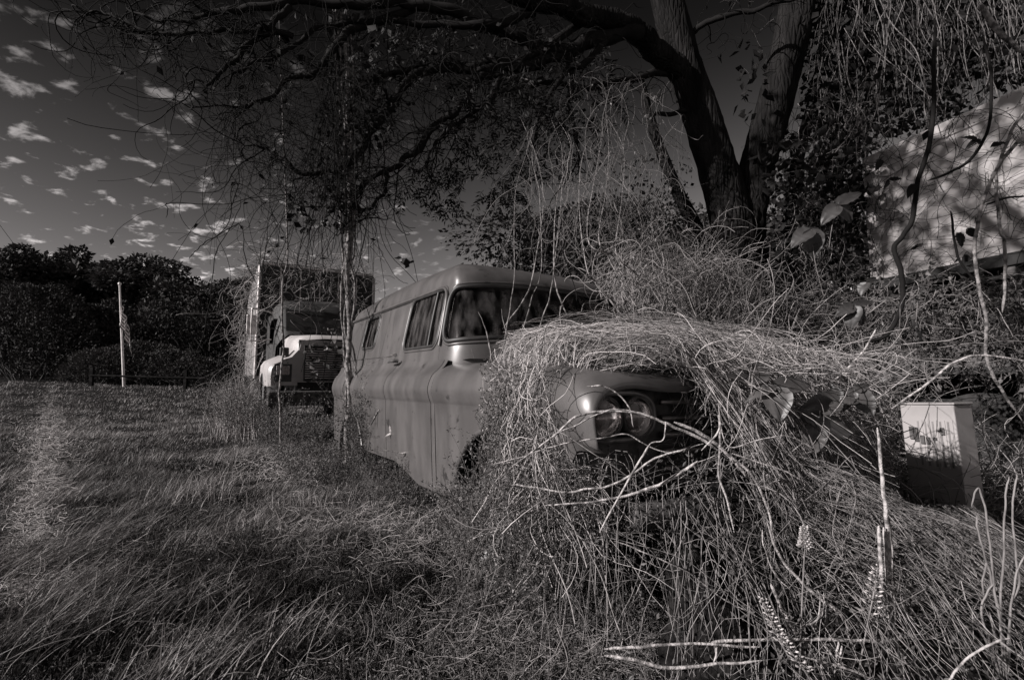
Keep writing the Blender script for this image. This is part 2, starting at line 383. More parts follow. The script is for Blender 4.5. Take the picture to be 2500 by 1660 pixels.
for ph in np.linspace(0.04, 1, 16) * pi / 2:
    z = 1.70 + .262 * sin(ph) ** .86; c = max(cos(ph), 0.0) ** .70; rows.append(np.stack([*outline(1.705, max(c, .02), NF, NS, NR), np.full(2 * NS + NF + NR, z)], -1))
GV = np.stack(rows, 0)
rf_ = np.clip((GV[..., 2] - 1.70) / .262, 0, 1); GV[..., 2] += rf_ * (.055 - .075 * ((GV[..., 0] + 2.1) / 1.5) ** 2 * (GV[..., 0] < -2.1) - .045 * ((GV[..., 0] + 2.1) / 1.4) ** 2 * (GV[..., 0] > -2.1))
def crown(V):
    V = np.array(V); return V
mid_z = (GV[:-1, :-1, 2] + GV[1:, 1:, 2]) / 2; mid_x = (GV[:-1, :-1, 0] + GV[1:, 1:, 0]) / 2; mid_y = (GV[:-1, :-1, 1] + GV[1:, 1:, 1]) / 2
ncol = GV.shape[1]; ci = np.arange(ncol - 1)
side_col = (ci < NS - 1) | ((ci >= NS + NF) & (ci < 2 * NS + NF - 1)); front_col = (ci >= NS) & (ci < NS + NF - 1)
def rr_sdf(u, v, u0, u1, v0, v1, r):
    """rounded-rectangle distance"""
    qx = np.abs(u - (u0 + u1) / 2) - (u1 - u0) / 2 + r; qy = np.abs(v - (v0 + v1) / 2) - (v1 - v0) / 2 + r
    return np.hypot(np.maximum(qx, 0), np.maximum(qy, 0)) + np.minimum(np.maximum(qx, qy), 0) - r
def slant(x, z):      # windows lean: the front edge of the door window rakes back upwards
    return x
DW = (-1.56, -.875, 1.275, 1.685, .07); QW = (-2.92, -2.46, 1.335, 1.655, .06)
def ush(x, z): return x - (z - 1.45) * .10
hole_d = rr_sdf(ush(mid_x, mid_z), mid_z, *DW) < -.004; hole_q = rr_sdf(ush(mid_x, mid_z), mid_z, *QW) < -.004
low = mid_z < 1.70
acol = (ci - NS - (NF - 1) / 2) / ((NF - 1) / 2)      # -1..1 across the front
ARC = 1.06
WS = (-ARC * .985, ARC * .985, 1.285, 1.665, .11)
def wbot(u): return 0.05 * (1 - (u / ARC) ** 2)        # the screen sits a little higher in the middle
uu = np.broadcast_to((acol * ARC)[None], mid_z.shape)
hole_w = (rr_sdf(uu, mid_z - wbot(uu), *WS) < -.004) & front_col[None] & low
hole = ((hole_d | hole_q) & side_col[None] & low) | hole_w
door_m = (mid_x > -1.665) & (mid_x < -.80) & side_col[None] & (mid_z < 1.69) & ~hole
door_r = door_m & (mid_y < 0); door_l = door_m & (mid_y > 0)
rest = ~hole & ~door_m
GW = warp(GV)
mb = MB(); grid(mb, GW, rest); cab = mb.build('cab_shell', M['paint'], van)

def surf_side(x, z, off=0, side=-1):
    wd, _ = gh(min(z, 1.705)); return np.array([x, side * (wd + off), z])
def surf_front(a, z, off=0):
    wd, xf = gh(min(z, 1.705)); e = 2 / 3.0
    th = np.linspace(-pi / 2, pi / 2, 601); yy = np.sign(np.sin(th)) * np.abs(np.sin(th)) ** e * (wd + off); xx = XP + (xf + off - XP) * np.abs(np.cos(th)) ** e
    s = np.concatenate([[0], np.cumsum(np.hypot(np.diff(xx), np.diff(yy)))]); q = (a + 1) / 2 * s[-1]
    return np.array([np.interp(q, s, xx), np.interp(q, s, yy), z])
def rr_path(u0, u1, v0, v1, r, n=10):
    pts = []
    for cx_, cy_, a0 in ((u1 - r, v1 - r, 0), (u0 + r, v1 - r, pi / 2), (u0 + r, v0 + r, pi), (u1 - r, v0 + r, 1.5 * pi)):
        for t in np.linspace(0, pi / 2, n): pts.append((cx_ + r * cos(a0 + t), cy_ + r * sin(a0 + t)))
    P2 = np.array(pts + [pts[0]]); out = []
    for i in range(len(P2) - 1):
        L = np.hypot(*(P2[i + 1] - P2[i])); k = max(1, int(L / .03)); out += [P2[i] + (P2[i + 1] - P2[i]) * j / k for j in range(k)]
    out.append(P2[-1]); return np.array(out)
def side_pane(name, W, side, mname, parent, off=-.012):
    u = np.linspace(W[0], W[1], 14); v = np.linspace(W[2], W[3], 10)
    V = np.array([[surf_side(a + (b - 1.45) * .10, b, off, side) for b in v] for a in u])
    mb = MB(); grid(mb, warp(V)); return mb.build(name, M[mname], parent)
def side_frame(name, W, side, r, mname, parent, grow=0, off=.0):
    pp = rr_path(W[0] - grow, W[1] + grow, W[2] - grow, W[3] + grow, W[4] + grow)
    V = warp(np.array([surf_side(a + (b - 1.45) * .10, b, off, side) for a, b in pp])); mb = MB(); tubes(mb, V, r, 8); return mb.build(name, M[mname], parent)

# lower body ------------------------------------------------------
def arch_z(x):
    f = .30 + .47 * np.sqrt(np.clip(1 - ((x - .12) / .50) ** 2, 0, 1)); r = .30 + .47 * np.sqrt(np.clip(1 - ((x + 2.86) / .50) ** 2, 0, 1)); return f, r
def zbot(x):
    z = .335 + .20 * np.clip(-.95 - x, 0, .5) * (x > -2.4) + .10 * (x <= -2.4)
    f, r = arch_z(x); ok = (np.abs(x - .12) < .50); ok2 = np.abs(x + 2.86) < .50
    return np.where(ok, np.maximum(z, f), np.where(ok2, np.maximum(z, r), z))
KEY = {  # x : list of (half width y, z) from the sill up to the shoulder
 -3.95: [(.78, .905), (.83, .93), (.845, .985), (.82, 1.05), (.80, 1.08), (.79, 1.09), (.785, 1.10)],
 -3.90: [(.865, .893), (.90, .922), (.912, .98), (.885, 1.06), (.84, 1.10), (.825, 1.115), (.815, 1.135)],
 -3.80: [(.925, .880), (.945, .915), (.955, .98), (.925, 1.060), (.885, 1.103), (.864, 1.133), (.850, 1.17)],
 -3.4: [(.942, .880), (.956, .915), (.965, .98), (.936, 1.060), (.893, 1.105), (.866, 1.135), (.850, 1.17)],
 -.55: [(.944, .880), (.958, .915), (.968, .98), (.940, 1.060), (.896, 1.105), (.868, 1.135), (.848, 1.17)],
}
xs_k = sorted(KEY)
def prof(x):
    A = np.array([[np.interp(x, xs_k, [KEY[k][i][j] for k in xs_k]) for j in (0, 1)] for i in range(7)]); zb = float(zbot(np.array(x)))
    s = []
    y0 = min(A[0, 0], .943)
    for t in np.linspace(0, 1, 12): s.append((y0 - .012 + .014 * sin(t * pi * .5), zb + (A[0, 1] - zb) * t))
    sp = catmull(np.column_stack([A, np.zeros(7)]), 5)[:, :2]
    return np.array(s + [tuple(p) for p in sp[1:]])
for side, sn in ((-1, 'r'), (1, 'l')):
    xs = np.unique(np.concatenate([np.linspace(-3.95, -3.7, 12), np.linspace(-3.7, -.645, 150), [-1.667, -1.658, -.710, -.701]]))
    V = np.array([[(x, side * p[0], p[1]) for p in prof(x)] for x in xs]); mx = (xs[:-1] + xs[1:]) / 2
    isd = (mx > -1.658) & (mx < -.710); gap = ((mx > -1.667) & (mx < -1.658)) | ((mx > -.710) & (mx < -.701))
    msk = np.repeat(isd[:, None], V.shape[1] - 1, 1)
    mb = MB(); grid(mb, warp(V), msk)
    dm = door_r if side < 0 else door_l
    grid(mb, warp(GV + np.array([0, side * .001, 0])), dm)
    door = mb.build('door', M['paint'], van)
    keep = np.repeat((~isd & ~gap)[:, None], V.shape[1] - 1, 1)
    mb = MB(); grid(mb, warp(V), keep)
    mb.build('body_side', M['paint'], van)
    # black seam behind the gaps
    for xg in (-1.662, -.705):
        mb = MB(); sp = np.array([[(x, side * (p[0] - .015), p[1]) for p in prof(xg)] for x in (xg - .02, xg + .02)]); grid(mb, warp(sp)); mb.build('door_seam', M['black'], van)
    # door furniture
    h = empty('door_handle'); h.parent = door
    hp = warp(np.array([(-1.585, side * .868, 1.185), (-1.60, side * .905, 1.188), (-1.66, side * .912, 1.186), (-1.75, side * .905, 1.178)])); mb = MB(); tubes(mb, catmull(hp, 6), np.interp(np.arange(19), [0, 3, 9, 18], [.016, .014, .017, .006]), 8, caps=True)
    mb.build('grip', M['rust'], h)
    g = side_pane('window', DW, side, 'glass2', door)
    side_frame('window_seal', DW, side, .011, 'rubber', g)
    side_frame('window_surround', DW, side, .009, 'paint', g, grow=.022, off=.002)
    # vent window divider, slightly raked
    dv = warp(np.array([surf_side(-1.045 + t * .02, 1.275 + t * .41, .0, side) for t in np.linspace(0, 1, 6)])); mb = MB(); tubes(mb, dv, .010, 6); mb.build('vent_divider', M['rubber'], g)
    qg = side_pane('quarter_window', QW, side, 'glass2', van)
    side_frame('window_seal', QW, side, .014, 'rubber', qg); side_frame('window_surround', QW, side, .006, 'paint', qg, grow=.022, off=.001)
    # rain gutter over the door and down the screen pillar
    dr = [surf_side(x, 1.700, .010, side) for x in np.linspace(-3.68, -1.0, 24)] + [surf_side(-.90, 1.690, .012, side), surf_side(-.845, 1.655, .012, side), surf_side(-.818, 1.60, .012, side), surf_side(-.806, 1.5, .012, side), surf_side(-.803, 1.40, .012, side), surf_side(-.805, 1.27, .012, side)]
    mb = MB(); tubes(mb, catmull(warp(np.array(dr)), 4), .012, 8); mb.build('rain_gutter', M['paint'], van)
    mb = MB(); tubes(mb, catmull(warp(np.array([surf_side(x, 1.684, .004, side) for x in np.linspace(-3.66, -1.0, 12)])), 4), .006, 6); mb.build('gutter_seal', M['rubber'], van)
    # body moulding at the belt
    mb = MB(); tubes(mb, catmull(warp(np.array([surf_side(x, 1.235, .000, side) for x in np.linspace(-3.66, -1.72, 14)])), 4), .007, 6); mb.build('belt_moulding', M['paint'], van)
    # wheel-arch lips
    for xc_, nm in ((.12, 'arch_lip'), (-2.86, 'arch_lip')):
        a = np.linspace(0.05, pi - .05, 30); xx = xc_ + .50 * np.cos(a); zz = .30 + .47 * np.sin(a); ok = zz > zbot(xx) - .02
        V2 = warp(np.stack([xx, np.full(30, side * .938), zz], -1)); mb = MB(); tubes(mb, V2, .016, 8); mb.build(nm, M['paint'], van)

# windscreen
u = np.linspace(-1, 1, 81) * .985; v = np.linspace(0, 1, 14)
V = np.array([[surf_front(a, 1.285 + wbot(a * ARC) + b * (1.665 - 1.285), -.010) for b in v] for a in u]); mb = MB(); grid(mb, warp(V)); wsn = mb.build('windscreen', M['glass'], van)
pp = rr_path(*WS)
V = warp(np.array([surf_front(a / ARC, b + wbot(a), .002) for a, b in pp])); mb = MB(); tubes(mb, V, .016, 8); mb.build('screen_seal', M['rubber'], wsn)
pp = rr_path(WS[0] - .004, WS[1] + .004, WS[2] - .026, WS[3] + .024, .12)
V = warp(np.array([surf_front(np.clip(a / ARC, -1, 1), b + wbot(a), .002) for a, b in pp])); mb = MB(); tubes(mb, V, .010, 8); mb.build('screen_surround', M['paint'], wsn)

# front clip ------------------------------------------------------
FK = {
 -.64: [(.930, 0), (.944, .880), (.958, .915), (.968, .98), (.940, 1.060), (.892, 1.108), (.80, 1.140), (.66, 1.150), (.55, 1.165), (.40, 1.20), (.20, 1.225), (0, 1.235)],
 .20: [(.935, 0), (.946, .880), (.957, .91), (.970, .98), (.945, 1.065), (.89, 1.105), (.80, 1.130), (.66, 1.135), (.55, 1.15), (.40, 1.19), (.20, 1.215), (0, 1.22)],
 .55: [(.92, 0), (.935, .84), (.952, .88), (.960, .95), (.942, 1.03), (.89, 1.075), (.80, 1.10), (.68, 1.10), (.55, 1.095), (.40, 1.12), (.20, 1.15), (0, 1.155)],
 .76: [(.92, 0), (.955, .76), (.972, .84), (.972, .91), (.950, .98), (.91, 1.025), (.83, 1.05), (.74, 1.058), (.58, 1.045), (.42, 1.05), (.20, 1.075), (0, 1.08)],
 .81: [(.92, 0), (.948, .74), (.962, .84), (.960, .905), (.937, .965), (.895, 1.005), (.82, 1.028), (.74, 1.035), (.58, 1.02), (.42, 1.02), (.20, 1.035), (0, 1.04)],
 .83: [(.91, 0), (.938, .74), (.950, .84), (.946, .895), (.922, .945), (.88, .98), (.81, 1.0), (.73, 1.005), (.58, .99), (.42, .99), (.20, 1.0), (0, 1.0)],
 .815: [(.90, 0), (.925, .74), (.935, .84), (.930, .885), (.905, .93), (.865, .962), (.80, .98), (.72, .985), (.57, .968), (.41, .965), (.20, .975), (0, .975)],
}
order = [-.64, -.3, .0, .2, .32, .44, .55, .64, .71, .76, .79, .81, .83, .815]
def fprof(x):
    ks = [-.64, .20, .55, .76, .81, .83]
    if x == .815: A = np.array(FK[.815])
    else: A = np.array([[np.interp(x, ks, [FK[k][i][j] for k in ks]) for j in (0, 1)] for i in range(12)])
    zb = float(zbot(np.array(min(x, .8)))); zb = max(zb, .56 + .16 * float(sstep(.60, .70, np.array(x)))) if x > .6 else zb
    s = [(A[0, 0] + (A[1, 0] - A[0, 0]) * t, zb + (A[1, 1] - zb) * t) for t in np.linspace(0, 1, 8)]
    sp = catmull(np.column_stack([A[1:], np.zeros(11)]), 4)[:, :2]
    return np.array(s + [tuple(p) for p in sp[1:]])
FXS = sorted(set(list(np.linspace(-.643, .76, 60)) + [.785, .81, .822, .83])) + [.815]
for side in (-1, 1):
    V = np.array([[(x, side * p[0], p[1]) for p in fprof(x)] for x in FXS]); nc = V.shape[1]; j = np.arange(nc - 1)
    fen = np.repeat((j < 8 + 4 * 8 - 1)[None], len(FXS) - 1, 0)
    mb = MB(); grid(mb, warp(V), fen); mb.build('front_fender', M['paint'], van)
    # lamp pair, bezel and bucket
    c = (.800, side * .762, .862)
    hl = empty('headlamp_unit'); hl.parent = van
    pp = [(cos(a), sin(a)) for a in np.linspace(0, 2 * pi, 49)]
    ov = np.array([(c[0] - .03 + .0 * b, c[1] + a_ * .185, c[2] + b_ * .105) for (a_, b_) in [(np.sign(a) * abs(a) ** .75, np.sign(b) * abs(b) ** .75) for a, b in pp] for b in (0,)])
    mb = MB(); tubes(mb, warp(ov), .013, 8); mb.build('bezel', M['paint'], hl)
    mb = MB(); rows_ = [ov, ov * np.array([0, 1, 1]) + np.array([.69, 0, 0])]; grid(mb, warp(np.stack(rows_, 0)))
    cc = np.array([.69, c[1], c[2]]); grid(mb, warp(np.stack([rows_[1], np.repeat(cc[None], len(ov), 0)], 0))); mb.build('bucket', M['rust'], hl)
    for yy in (.852, .680):
        lc = np.array((.785, side * yy, .858)); lp = empty('headlight'); lp.parent = van
        m2 = MB(); lathe(m2, [(.0, .042), (.02, .040), (.045, .031), (.064, .016), (.075, 0)], 'x', tuple(warp(lc))); m2.build('lens', M['lens'], lp)
        m2 = MB(); lathe(m2, [(.0, -.05), (.03, -.045), (.055, -.02), (.069, .0)], 'x', tuple(warp(lc))); m2.build('reflector', M['reflector'], lp)
        m2 = MB(); lathe(m2, [(.074, -.004), (.079, .006), (.083, .004), (.085, -.02)], 'x', tuple(warp(lc))); m2.build('rim', M['rust'], lp)
V = np.array([[(x, p[0], p[1]) for p in fprof(x)] for x in FXS]); V = V[:, 8 + 4 * 8 - 1:]
V = np.concatenate([V, V[:, ::-1][:, 1:] * np.array([1, -1, 1])], 1); V[:, :, 2] += .001
mb = MB(); grid(mb, warp(V)); mb.build('bonnet', M['paint'], van)
# front panel behind the lamps, grille and bumper
mb = MB(); V = np.array([[(.70 - .03 * (y / .85) ** 2, y, z) for z in np.linspace(.50, 1.0, 6)] for y in np.linspace(-.90, .90, 20)])
mid = np.abs((V[:-1, :-1, 1] + V[1:, 1:, 1]) / 2) < .9; grid(mb, V, mid); mb.build('front_panel', M['rust'], van)
gr = empty('grille'); gr.parent = van
for z in (.60, .67, .74, .81, .88):
    mb = MB(); tubes(mb, [[.76 - .05 * (y / .5) ** 2, y, z] for y in np.linspace(-.47, .47, 13)], .013, 8); mb.build('bar', M['chrome'], gr)
mb = MB(); tubes(mb, [[.90 - .14 * abs(y / .98) ** 3, y, .47] for y in np.linspace(-.78, .78, 25)], .05, 10, caps=True); mb.build('bumper', M['rust'], van)
# wheels
for x in (.12, -2.86):
    for s in (-1, 1):
        wh = empty('wheel', (x, s * .78, .30)); wh.parent = van
        mb = MB(); lathe(mb, [(.20, -.09), (.30, -.10), (.345, -.08), (.355, 0), (.345, .08), (.30, .10), (.20, .09)], 'y'); mb.build('tyre', M['tyre'], wh)
        mb = MB(); lathe(mb, [(.0, s * .05), (.07, s * .06), (.09, s * .03), (.16, s * .02), (.19, s * .07), (.205, s * .085)], 'y'); mb.build('rim', M['rust'], wh)
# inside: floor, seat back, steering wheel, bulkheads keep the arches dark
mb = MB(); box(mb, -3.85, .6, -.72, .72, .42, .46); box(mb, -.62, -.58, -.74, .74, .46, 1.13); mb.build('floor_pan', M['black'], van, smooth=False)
boxobj('bench_seat', (-1.75, -1.62, -.66, .66, .55, 1.32), M['rubber'], van, .05)
mb = MB(); a = np.linspace(0, 2 * pi, 33); tubes(mb, np.stack([-1.02 - .09 * np.sin(a), .38 + .2 * np.cos(a), 1.22 + .17 * np.sin(a)], -1), .011, 8); mb.build('steering_wheel', M['rubber'], van)
mb = MB(); grid(mb, warp(np.array([[(x, y, 1.17 + .03 * (x + .5)) for y in np.linspace(-.78, .78, 8)] for x in (-.95, -.70, -.48)]))); mb.build('dashboard', M['rubber'], van)
boxobj('spare_panel', (-3.82, -3.78, -.80, .80, .50, .93), M['rust'], van, .01)

# ------------------------------------------------------------------ box truck behind the van
TH = math.atan2(-.85, .53)
TX, TY = -4.35, 10.25
truck = empty('box_truck', (TX, TY, 0), (0, 0, TH), label='pale bonneted box truck netted with vines, standing behind the dark van', cat='truck')
TM = np.array(Matrix.Translation((TX, TY, 0)) @ Euler((0, 0, TH)).to_matrix().to_4x4())
def tw(p): p = np.asarray(p, float); return p @ TM[:3, :3].T + TM[:3, 3]
bo = boxobj('cargo_box', (-5.2, 0, -1.22, 1.22, 1.05, 3.58), M['boxpanel'], truck, .10)
for s in (-1, 1):
    mb = MB(); tubes(mb, [[.005, s * 1.20, 1.06], [.012, s * 1.20, 2.2], [.012, s * 1.20, 3.45]], .035, 8, caps=True); mb.build('corner_post', M['trim'], bo)
for s in (-1, 1): boxobj('lit_side_skin', (-5.15, -.08, min(s * 1.222, s * 1.232), max(s * 1.222, s * 1.232), 1.12, 3.50), M['boxside'], bo, .003)  # thin sheets added so the flank carries its sunlit tone in the colour
for z in (1.08, 3.50):
    mb = MB(); tubes(mb, [[.006, -1.18, z], [.008, 1.18, z]], .03, 8, caps=True); mb.build('header_rail', M['trim'], bo)
for y in (-.8, -.4, 0, .4, .8):
    mb = MB(); box(mb, .001, .012, y - .012, y + .012, 1.12, 3.46); mb.build('panel_rib', M['trim'], bo, smooth=False)
mb = MB(); V = []
for x, z0, z1, hw in ((.10, 1.0, 2.52, 1.02), (.35, 1.0, 2.60, 1.04), (1.0, 1.0, 2.58, 1.02), (1.28, 1.0, 2.42, .98), (1.55, 1.0, 1.86, .98)):
    V.append([(x, -hw, z0), (x, -hw, (z0 + z1) / 2 - .1), (x, -hw + .02, (z0 + z1) / 2 + .2), (x, -hw + .10, z1 - .10), (x, -hw + .22, z1), (x, 0, z1 + .05), (x, hw - .22, z1), (x, hw - .10, z1 - .1), (x, hw - .02, (z0 + z1) / 2 + .2), (x, hw, (z0 + z1) / 2 - .1), (x, hw, z0)])
grid(mb, np.array(V)); cabt = mb.build('cab', M['boxpanel'], truck)  # dark panel colour stands in for the shade over the cab
mb = MB(); grid(mb, np.array([[(1.345 + (2.36 - z) * .47, y, z) for z in (1.93, 2.36)] for y in np.linspace(-.80, .80, 6)])); mb.build('windscreen', M['rubber'], cabt)
mb = MB(); grid(mb, np.array([[(x, -1.045, z) for z in (1.72, 2.25)] for x in (.5, 1.2)])); mb.build('side_window', M['rubber'], cabt)
# bonnet
def hood_sec(x, hw, zt, zb):
    return [(x, s * y, z) for s, y, z in [(-1, hw, zb), (-1, hw, zt - .22), (-1, hw - .03, zt - .09), (-1, hw - .13, zt - .01), (-1, hw * .45, zt + .02), (1, hw * .45, zt + .02), (1, hw - .13, zt - .01), (1, hw - .03, zt - .09), (1, hw, zt - .22), (1, hw, zb)]]
mb = MB(); grid(mb, np.array([hood_sec(1.5, .86, 1.86, 1.0), hood_sec(2.0, .82, 1.82, 1.0), hood_sec(2.45, .76, 1.78, .98), hood_sec(2.58, .74, 1.75, .97), hood_sec(2.64, .71, 1.70, .99)])); hood = mb.build('bonnet', M['truck'], truck)
gf = MB(); V = np.array([[(2.635, y, z) for z in (.98, 1.69)] for y in (-.71, .71)]); grid(gf, V); gf.build('grille_panel', M['truck'], hood)
grt = empty('grille'); grt.parent = truck
boxobj('backing', (2.637, 2.642, -.60, .60, 1.02, 1.58), M['black'], grt, 0)
for y0, y1, z0, z1 in ((-.625, -.60, 1.0, 1.60), (.60, .625, 1.0, 1.60), (-.60, .60, 1.58, 1.60), (-.60, .60, 1.0, 1.02), (-.012, .012, 1.02, 1.58)):
    boxobj('frame', (2.637, 2.665, y0, y1, z0, z1), M['rubber'] if abs(y0) > .1 or z0 > 1.1 else M['trim'], grt, .004)
for k in range(14):
    z = 1.045 + k * .038; boxobj('slat', (2.643, 2.655, -.598, .598, z, z + .014), M['trim'], grt, 0)
for s in (-1, 1):
    # wing with wheel cut-out
    xs = np.linspace(1.35, 2.60, 26); V = []
    for x in xs:
        ft = sstep(2.60, 2.30, np.array(x)); zt = 1.30 + .08 * float(ft); wo_ = 1.14 + .04 * float(ft)
        za = .62 + .50 * sqrt(max(0, 1 - ((x - 1.86) / .52) ** 2)) if abs(x - 1.86) < .52 else .92
        za = max(za, .92) if x > 1.9 else za
        V.append([(x, s * y, z) for y, z in ((wo_, za), (wo_ + .01, (za + zt) / 2 - .02), (wo_, zt - .10), (wo_ - .05, zt - .02), (wo_ - .13, zt + .02), (.98, zt + .05), (.84, zt + .10), (.74, zt + .22))])
    mb = MB(); grid(mb, np.array(V)); wing = mb.build('wing', M['truck'], truck)
    a0 = np.array(V[-1]); cc = a0 * np.array([0, .96, .99]) + np.array([2.645, 0, .012])
    mb = MB(); grid(mb, np.stack([a0, cc], 0)); bl = np.array([(2.645, s * .70, .93), (2.645, s * 1.09, .93)]); tl = cc
    low_ = np.stack([tl[:, 0], tl[:, 1], np.full(len(tl), .93)], -1); grid(mb, np.stack([cc, low_], 0)); mb.build('nose_face', M['truck'], wing)
    boxobj('lamp_recess', (2.646, 2.654, min(s * .80, s * 1.06), max(s * .80, s * 1.06), .99, 1.28), M['rubber'], wing, .002)
    lpt = empty('headlight'); lpt.parent = truck
    boxobj('lens', (2.655, 2.668, min(s * .83, s * 1.03), max(s * .83, s * 1.03), 1.10, 1.25), M['lens'], lpt, .006)
    boxobj('reflector', (2.6545, 2.657, min(s * .835, s * 1.025), max(s * .835, s * 1.025), 1.105, 1.245), M['reflector'], lpt, 0)
    boxobj('turn_signal', (2.46, 2.54, min(s * .84, s * .98), max(s * .84, s * .98), 1.42, 1.56), M['rubber'], truck, .02)
    mb = MB(); a = np.linspace(0, pi, 24); tubes(mb, np.stack([1.86 + .52 * np.cos(a), np.full(24, s * 1.165), .62 + .50 * np.sin(a)], -1), .03, 8); mb.build('arch_lip', M['rubber'], wing)
    for x in (1.86, -3.6):
        wh = empty('wheel', (x, s * .98, .50)); wh.parent = truck
        mb = MB(); lathe(mb, [(.27, -.13), (.44, -.14), (.49, -.12), (.50, 0), (.49, .12), (.44, .14), (.27, .13)], 'y'); mb.build('tyre', M['tyre'], wh)
        mb = MB(); lathe(mb, [(.0, s * .05), (.10, s * .10), (.12, s * .03), (.24, s * .02), (.275, s * .10)], 'y'); mb.build('rim', M['rust'], wh)
    # west-coast mirror
    mr = empty('mirror'); mr.parent = truck
    mb = MB(); tubes(mb, catmull([[1.25, s * 1.02, 2.30], [1.30, s * 1.32, 2.34], [1.30, s * 1.36, 2.28], [1.30, s * 1.36, 1.80], [1.30, s * 1.32, 1.74], [1.25, s * 1.02, 1.78]], 5), .014, 6); mb.build('bracket', M['trim'], mr)
    boxobj('mirror_glass', (1.27, 1.30, min(s * 1.28, s * 1.44), max(s * 1.28, s * 1.44), 1.86, 2.22), M['trim'], mr, .01)
boxobj('bumper', (2.66, 2.78, -1.15, 1.15, .60, .84), M['rust'], truck, .03)
boxobj('chassis', (-5.0, 2.6, -.45, .45, .62, .92), M['black'], truck, .01)
boxobj('radiator', (2.40, 2.55, -.70, .70, .80, 1.0), M['black'], truck, .01)

# ------------------------------------------------------------------ white truck box on the right, raised on a dark chassis
A_ = np.array([4.30, 5.40]); B_ = np.array([5.15, 2.6]); dv_ = nrm(B_ - A_); TR = math.atan2(dv_[1], dv_[0])
trl = empty('white_lorry', (A_[0], A_[1], 0), (0, 0, TR), label='white sheet-metal truck body on a dark chassis at the edge of the thicket', cat='truck')
RM = np.array(Matrix.Translation((A_[0], A_[1], 0)) @ Euler((0, 0, TR)).to_matrix().to_4x4())
def rw(p): p = np.asarray(p, float); return p @ RM[:3, :3].T + RM[:3, 3]
# local frame: x along the side towards the camera, the seen side faces -y
ZB, ZT = 2.20, 3.70
mb = MB(); xs = np.linspace(0, 3.6, 60); zs = np.linspace(ZB, ZT, 30)
V = np.array([[(x, .0 + .006 * sin(x * 4 + z * 3) + .004 * sin(z * 9 - x * 2), z) for z in zs] for x in xs]); grid(mb, V)
tb = mb.build('side_panel', M['white'], trl)
mb = MB(); box(mb, .002, 3.6, .014, 2.2, ZB + .002, ZT - .002); mb.build('box_shell', M['boxpanel'], trl, smooth=False)
mb = MB(); box(mb, -.012, 3.6, -.014, .03, ZT - .16, ZT + .012); cp = mb.build('top_cap', M['white'], trl, smooth=False)
md = cp.modifiers.new('bevel', 'BEVEL'); md.width = .012; md.segments = 3
for x in (.62, 1.24, 1.86, 2.48): boxobj('seam', (x, x + .012, -.012, .0, ZB + .02, ZT - .17), M['white'], trl, .002)
boxobj('corner_cap', (-.014, .13, -.010, .03, ZB, ZT - .162), M['white'], trl, .008)
mb = MB()
for x in np.arange(.06, 3.5, .085):
    a = np.linspace(0, 2 * pi, 7)[:-1]; c = np.array([x, -.0155, ZT - .135]); v = [c + np.array([0, -.003, 0])] + [c + .008 * np.array([cos(t), 0, sin(t)]) for t in a]
    mb.add(v, [(0, 1 + i, 1 + (i + 1) % 6) for i in range(6)])
mb.build('rivets', M['rust'], trl, kind='stuff')
boxobj('floor_rail', (-.03, 3.6, -.02, .06, ZB - .12, ZB - .005), M['black'], trl, .006)
mb = MB(); tubes(mb, catmull([[.45, -.04, 1.45], [.46, -.04, 1.85], [.52, -.04, 1.94], [.62, -.04, 1.965], [1.5, -.04, 1.98], [3.5, -.04, 1.97]], 6), .022, 8, caps=True); mb.build('rub_pipe', M['boxpanel'], trl)
boxobj('frame_rail', (-.6, 3.6, .5, .65, 1.15, 1.40), M['rust'], trl, .01)
boxobj('crossmember', (1.3, 3.6, .1, .2, 1.02, 1.12), M['trim'], trl, .01)
for x in (.9, 1.35, 1.8, 2.5): boxobj('battery_crate', (x, x + .33, .22, .6, 1.36 + .05 * sin(x * 9), 1.86), M['rust'], trl, .01)
for x in (1.2, 2.4): boxobj('outrigger', (x, x + .07, .0, .9, .3, 2.07), M['rust'], trl, .005)
for x, y in ((.6, .7), (.6, 1.9), (3.1, .7)):
    wh = empty('wheel', (x, y, .38)); wh.parent = trl
    mb = MB(); lathe(mb, [(.0, -.05), (.27, -.08), (.28, -.13), (.44, -.14), (.49, -.12), (.50, 0), (.49, .12), (.44, .14), (.27, .13)], 'y'); mb.build('tyre', M['tyre'], wh)
boxobj('back_bulkhead', (-.5, 3.6, 1.3, 1.36, .3, 2.18), M['black'], trl, 0)

# ------------------------------------------------------------------ louvred metal cabinet
c0 = P(2345, 1000, 3.1)
cab_ = empty('metal_cabinet', (c0[0], c0[1], 0), (0, R(-2.5), R(-71)), label='white louvred metal cabinet standing in weeds below the truck body', cat='cabinet')
# local: x along the louvred face towards the camera is 0; face looks to -y side (world left)
CW_, CD_ = .33, .20
boxobj('housing', (-CW_, 0, 0, CD_, .12, .845), M['white'], cab_, .008)
boxobj('lid', (-CW_ - .008, .008, -.008, CD_ + .008, .847, .862), M['white'], cab_, .005)
lv = empty('louvre_panel'); lv.parent = cab_
for k in range(5):
    x = -CW_ + .10 + k * .045; boxobj('slot', (x, x + .010, -.003, -.001, .42, .73), M['boxside'], lv, 0)
for k in range(5):
    x = -CW_ + .10 + k * .045; boxobj('louvre', (x + .014, x + .034, -.005, -.001, .41, .74), M['white'], lv, .003)
for x, z0, h in ((-.28, .60, .09), (-.25, .585, .10), (-.215, .57, .06), (-.18, .57, .05), (-.09, .64, .05), (-.14, .60, .02)):
    boxobj('rust_patch', (x, x + .025, -.0135, -.011, z0, z0 + h), M['rust'], lv, .001)

